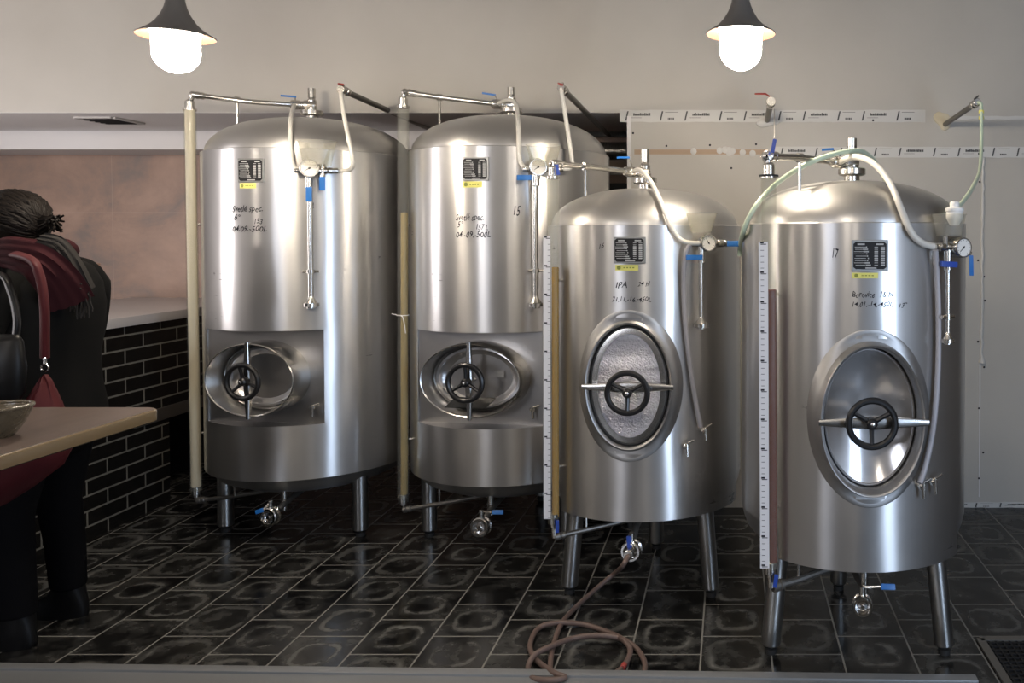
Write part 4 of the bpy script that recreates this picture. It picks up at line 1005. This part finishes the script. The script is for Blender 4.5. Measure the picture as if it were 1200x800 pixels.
# ------------------------------------------------------------------ the person at the left
def skinned(name, vs, es, rs, m, parent, sub=2, root=0):
    me = bpy.data.meshes.new(name); base = worldloc(parent)
    me.from_pydata([tuple(V(v) - base) for v in vs], es, []); o = bpy.data.objects.new(name, me); COL.objects.link(o)
    s = o.modifiers.new('skin', 'SKIN'); s.use_smooth_shade = True; s.branch_smoothing = .6
    for i, r in enumerate(rs):
        d = me.skin_vertices[0].data[i]; d.radius = r if isinstance(r, tuple) else (r, r); d.use_root = i == root
    b = o.modifiers.new('sub', 'SUBSURF'); b.levels = sub; b.render_levels = sub
    dg = bpy.context.evaluated_depsgraph_get(); nm = bpy.data.meshes.new_from_object(o.evaluated_get(dg))
    o.modifiers.clear(); o.data = nm; nm.name = name; bpy.data.meshes.remove(me)
    nm.materials.clear(); nm.materials.append(m)
    for p in nm.polygons: p.use_smooth = True
    o.parent = parent; return o
pc = V((-2.60, 3.10, 0)); W = lambda x, y, z: pc + V((x, y, z))
M['skin'] = mat('skin', (.52, .33, .25), .5); M['coat'] = mat('black_coat_cloth', (.007, .007, .007), .85, spec=.08)
M['trouser'] = mat('black_trousers', (.004, .004, .005), .9, spec=.05); M['boot'] = mat('black_leather', (.005, .005, .0055), .4, spec=.25)
M['hair'] = mat('dark_brown_hair', (.007, .005, .004), .55, spec=.15); M['scarf'] = mat('burgundy_wool', (.034, .0095, .012), .9, spec=.1)
M['scarfgrey'] = mat('grey_wool', (.03, .028, .027), .9, spec=.1); M['bag'] = mat('red_bag_leather', (.066, .010, .0125), .6, spec=.2)
ps = thing('person', 'person in black coat and burgundy scarf, dark hair, standing with back half turned', 'person', pc)
vs, es, rs = [], [], []
def jn(p, r, to=None):
    vs.append(W(*p)); rs.append(r); 
    if to is not None: es.append((to, len(vs) - 1))
    return len(vs) - 1
pel = jn((0, 0, .88), (.09, .08)); wst = jn((.01, 0, 1.04), (.12, .10), pel); chs = jn((.03, 0, 1.24), (.14, .11), wst); nb = jn((.0, 0, 1.38), .07, chs)
nk = jn((-.04, 0, 1.45), .05, nb); h1 = jn((-.075, 0, 1.52), .075, nk); h2 = jn((-.088, 0, 1.575), .088, h1); h3 = jn((-.08, 0, 1.61), .07, h2)
ch = jn((-.135, 0, 1.49), .032, h1); ns = jn((-.185, 0, 1.545), .012, h2)
for s, fy in ((-1, -.10), (1, .14)):
    sh = jn((.02, s * .17, 1.36), .055, nb); elb = jn((-.04, s * .235, 1.08), .042, sh); wr = jn((-.19, s * .19, 1.02), .028, elb)
    pa = jn((-.235, s * .185, 1.02), .03, wr); pb = jn((-.275, s * .18, 1.015), .03, pa)
    for k in range(4):
        y = s * (.155 + k * .018); L = (.03, .036, .034, .025)[k]; a = jn((-.295, y, 1.01), .009, pb); b = jn((-.295 - L, y, 1.0), .0085, a); jn((-.31 - L, y, .975), .0075, b)
    a = jn((-.25, s * .145, 1.01), .011, pa); jn((-.285, s * .13, 1.0), .009, a)
    hp = jn((0, s * .08, .84), .06, pel); kn = jn((-.045, fy * .9, .48), .045, hp); an = jn((-.02, fy, .09), .036, kn); jn((-.14, fy * 1.05, .035), .028, an)
body = skinned('body', vs, es, rs, M['skin'], ps)
def rings(name, R, m, parent, n=40, nz=.006, sq=2.0):
    bm = new(); o = []
    for x, y, z, hx, hy in R:
        r = []
        for i in range(n):
            a = 2 * PI * i / n; c_, s_ = math.cos(a), math.sin(a)
            p = W(x + hx * abs(c_) ** (2 / sq) * (1 if c_ > 0 else -1), y + hy * abs(s_) ** (2 / sq) * (1 if s_ > 0 else -1), z)
            q = noise.noise(V((p.x * 7, p.y * 7, p.z * 14))); e = (p - W(x, y, z)); p += e.normalized() * q * nz * 2; r.append(p)
        o.append(r)
    loft(bm, o); return obj(name, bm, m, parent, angle=80)
coat = rings('coat', [(.0, 0, .74, .165, .225), (0, 0, .75, .175, .235), (0, 0, .85, .172, .23), (.005, 0, .95, .158, .21), (.01, 0, 1.05, .150, .20), (.02, 0, 1.15, .155, .205), (.03, 0, 1.25, .16, .215), (.03, 0, 1.33, .15, .215), (.02, 0, 1.39, .125, .175), (.005, 0, 1.425, .09, .11), (-.02, 0, 1.46, .072, .08), (-.03, 0, 1.475, .066, .072)], M['coat'], ps, nz=.012)
for s in (-1, 1):
    bm = new(); tube(bm, cat([W(.015, s * .12, 1.36), W(.02, s * .19, 1.33), W(-.01, s * .235, 1.2), W(-.04, s * .245, 1.08), W(-.09, s * .225, 1.03), W(-.17, s * .195, 1.02)], 5), [.075] * 6 + [.085 - i * .0019 for i in range(20)], 16)
    obj('sleeve', bm, M['coat'], coat, angle=80)
for s, fy in ((-1, -.10), (1, .14)):
    L = rings('trouser_leg', [(-.02, fy, .12, .062, .058), (-.022, fy, .13, .066, .062), (-.03, fy, .30, .070, .065), (-.045, fy * .92, .48, .078, .072), (-.02, fy * .85, .68, .096, .085), (0, fy * .75, .85, .11, .095)], M['trouser'], ps, 24, .008)
    rings('boot', [(-.075, fy * 1.03, .0, .125, .045), (-.075, fy * 1.03, .02, .128, .047), (-.065, fy * 1.03, .05, .115, .045), (-.03, fy, .085, .075, .045), (-.02, fy, .13, .055, .048), (-.02, fy, .24, .058, .052)], M['boot'], ps, 28, .002)
rings('trouser_seat', [(0, .01, .66, .07, .13), (0, .01, .70, .13, .185), (0, .01, .80, .155, .21), (0, 0, .90, .14, .195)], M['trouser'], ps, 32, .006)
H = W(-.085, 0, 1.568); rr = random.Random(5); bm = new()
bmesh.ops.create_uvsphere(bm, u_segments=32, v_segments=20, radius=1)
bmesh.ops.delete(bm, geom=[v for v in bm.verts if v.co.x < -.55 and v.co.z < .45], context='VERTS')
for v in bm.verts: v.co = H + V((v.co.x * .112, v.co.y * .100, v.co.z * .106)) 
tf = W(.075, -.02, 1.555)
for i in range(190):
    a = rr.uniform(-1.45, 1.45); st = V((-.55 + rr.uniform(-.1, .35), math.sin(a) * .85, math.cos(a) * .85)).normalized(); en = V((1, rr.uniform(-.35, .2), rr.uniform(-.75, .15))).normalized(); pts = []
    for k in range(9):
        q = st.lerp(en, k / 8).normalized() * (1.01 + .035 * math.sin(k * .8 + i)); pts.append(H + V((q.x * .112, q.y * .100, q.z * .106)))
    if i % 3 == 0: pts += [pts[-1].lerp(tf, .5) + V((.012, 0, .01)), tf + V((rr.uniform(-.01, .03), rr.uniform(-.03, .02), rr.uniform(-.035, .03)))]
    n = len(pts); tube(bm, pts, [.003 + .004 * math.sin(PI * min(1, (k + .6) / n)) for k in range(n)], 6)
obj('hair', bm, M['hair'], ps, angle=80, label='dark brown hair swept to the back')
for s in (-1, 1):
    bm = new(); bmesh.ops.create_uvsphere(bm, u_segments=12, v_segments=8, radius=.011); bmesh.ops.translate(bm, verts=bm.verts, vec=W(-.163, s * .03, 1.568)); obj('eye', bm, M['white'], ps)
bm = new(); tube(bm, cat([W(-.155, -.022, 1.505), W(-.163, 0, 1.508), W(-.155, .022, 1.505)], 4), .005, 8); obj('mouth', bm, mat('lips', (.35, .14, .13), .45), ps)
def ribbon(bm, cl, wd, th, fold=.01, seed=0, nx=14):
    cl = cat(cl, 6); n = len(cl); o = []
    for i, p in enumerate(cl):
        t_ = (cl[min(i + 1, n - 1)] - cl[max(i - 1, 0)]).normalized(); w_ = wd if not isinstance(wd, (list, tuple)) else wd[0] + (wd[1] - wd[0]) * i / (n - 1)
        view = (V((0, 0, EYE)) - p); view.z = 0; view.normalize(); s = t_.cross(view).normalized(); nn = s.cross(t_).normalized()
        f = [fold * math.sin(j * 2.1 + seed + i * .12) - .05 * ((j / (nx - 1) - .5) ** 2) * 4 * .4 for j in range(nx)]
        fr = [p + s * (w_ * (j / (nx - 1) - .5)) + nn * (f[j] + th / 2) for j in range(nx)]; bk = [p + s * (w_ * (j / (nx - 1) - .5)) + nn * (f[j] - th / 2) for j in range(nx)]
        o.append(fr + bk[::-1])
    loft(bm, o)
bm = new(); rs_ = []
for i in range(48):
    a = 2 * PI * i / 48; c = W(-.02 + .085 * math.cos(a), .10 * math.sin(a), 1.435 + .02 * math.cos(a + .5) + .008 * math.sin(3 * a)); e = V((math.cos(a), math.sin(a), 0))
    rs_.append([c + e * (.042 + .006 * math.sin(4 * b + 2 * a)) * math.cos(b) + UP * (.048 + .006 * math.sin(3 * b + a)) * math.sin(b) for b in [2 * PI * k / 20 for k in range(20)]])
rs_.append(rs_[0]); loft(bm, rs_, False, False); bmesh.ops.remove_doubles(bm, verts=bm.verts, dist=1e-6)
sc = obj('scarf', bm, M['scarf'], ps, angle=80, label='burgundy wool scarf')
bm = new(); ribbon(bm, [P(-12, 296, 2.89), P(16, 298, 2.85), P(45, 308, 2.84), P(68, 330, 2.88), P(84, 358, 2.93)], (.10, .145), .012, .006); obj('scarf_drape', bm, M['scarf'], sc, angle=80)
bm = new(); ribbon(bm, [P(45, 281, 2.98), P(66, 288, 2.96), P(82, 312, 2.97), P(95, 342, 3.0)], (.06, .09), .012, .005, 2)
gs = obj('scarf_end', bm, M['scarfgrey'], sc, angle=80, label='grey fringed end of the scarf'); rr = random.Random(2); bm = new()
for i in range(22):
    a = P(82 + i * 1.1, 348 - abs(i - 14) * .6 + rr.uniform(-3, 2), 2.97 + rr.uniform(-.02, .02)); b = a + V((rr.uniform(-.015, .02), 0, -rr.uniform(.05, .09))); tube(bm, [a, (a + b) / 2 + V((rr.uniform(-.006, .006), 0, 0)), b], .0022, 5)
for i in range(16):
    a = P(60 + i * 1.9, 281 + i * 3.6, 2.93); b = a + V((rr.uniform(.012, .03), 0, -rr.uniform(.0, .03))); tube(bm, [a, b], .002, 5)
obj('fringe', bm, M['scarfgrey'], gs)
# bags
bg = thing('shoulder_bag', 'red shoulder bag on a thin red strap behind the wooden table', 'bag', P(40, 560, 2.71))
bm = new(); ribbon(bm, [P(-6, 300, 3.1), P(14, 299, 2.81), P(36, 306, 2.71), P(47, 325, 2.70), P(52, 360, 2.70), P(52.5, 400, 2.72), P(52.5, 421, 2.73)], .027, .004, 0); st = obj('strap', bm, M['bag'], bg, angle=80)
bm = new(); c = P(52.5, 429, 2.73); torus(bm, c - UP * .004, (0, 1, 0), .012, .003, 20, 8); cyl(bm, c + UP * .008, c + UP * .028, .006, 10); obj('clasp', bm, M['polish'], st, label='silver swivel clasp')
bm = new(); o = []
for y, xa, xb, hd in [(440, 51.5, 53.5, .006), (448, 47, 57, .02), (460, 40, 61, .035), (475, 30, 67, .05), (500, 0, 78, .065), (520, -30, 84, .075), (545, -50, 72, .08), (570, -58, 40, .075), (588, -55, 12, .05), (593, -45, 0, .03)]:
    a, b = P(xa, y, 2.73), P(xb, y, 2.73); c = (a + b) / 2; hw = (b - a).length / 2
    o.append([c + V((hw * math.cos(q), hd * math.sin(q) + .008 * math.sin(q * 5 + y * .05), .004 * math.sin(q * 3))) for q in [2 * PI * k / 36 for k in range(36)]])
loft(bm, o); obj('bag_body', bm, M['bag'], bg, angle=80)
bm = new(); tube(bm, cat([P(18, 472, 2.71), P(8, 460, 2.70), P(-8, 455, 2.70), P(-25, 462, 2.71)], 6), .007, 8); obj('carry_handle', bm, M['bag'], bg)
bb2 = thing('black_bag', 'black bag with a shiny strap under the person\'s arm at the left edge', 'bag', P(-20, 400, 2.71))
bm = new(); ribbon(bm, [P(-14, 318, 2.75), P(4, 326, 2.70), P(14, 345, 2.69), P(20, 375, 2.68), P(18, 400, 2.68)], .022, .005, 0); obj('strap', bm, M['boot'], bb2, angle=80)
bm = new(); o = []
for y, xa, xb, hd in [(392, -30, 22, .02), (400, -45, 26, .04), (430, -60, 30, .05), (460, -60, 28, .05), (475, -52, 20, .03)]:
    a, b = P(xa, y, 2.67), P(xb, y, 2.67); c = (a + b) / 2; hw = (b - a).length / 2
    o.append([c + V((hw * math.cos(q), hd * math.sin(q), 0)) for q in [2 * PI * k / 30 for k in range(30)]])
loft(bm, o); obj('bag_body', bm, M['boot'], bb2, angle=80)
# ------------------------------------------------------------------ lights
def point(name, loc, w, col, r=.08):
    l = bpy.data.lights.new(name, 'POINT'); l.energy = w; l.color = col; l.shadow_soft_size = r
    o = bpy.data.objects.new(name, l); COL.objects.link(o); o.location = loc; return o
def area(name, loc, target, sx, sy, w, col):
    l = bpy.data.lights.new(name, 'AREA'); l.shape = 'RECTANGLE'; l.size = sx; l.size_y = sy; l.energy = w; l.color = col
    o = bpy.data.objects.new(name, l); COL.objects.link(o); o.location = loc
    o.rotation_euler = (V(target) - V(loc)).to_track_quat('-Z', 'Y').to_euler(); return o
WARM = (1, .89, .76)
point('room_lamp', (-4.1, 3.05, 2.1), 8, (1, .93, .90), .07)
for x in (-4.1, -2.15, -.05, 2.0): point('room_lamp', (x, 1.0, 2.3), 12.5 if x < 1 else 3, WARM, .08)
for x in (-2.5, .05): point('room_lamp', (x, -1.0, 2.3), 13, WARM, .08)
area('window_daylight', (XL + .05, 3.3, 1.45), (-3.4, 4.9, 1.8), 1.5, 1.5, 33, (1, .94, .95))
area('front_window_daylight', (-3.2, YR + .06, 2.05), (-2.6, 4, 1.2), 1.6, 1.4, 34, (.84, .88, 1))
area('door_daylight', (XR - .05, -.4, 1.2), (1.0, 4.4, .7), 1.3, 2.1, 72, (.62, .77, 1))
w = bpy.data.worlds.new('world'); S_.world = w; w.use_nodes = True
w.node_tree.nodes['Background'].inputs[0].default_value = (.5, .5, .52, 1); w.node_tree.nodes['Background'].inputs[1].default_value = .05
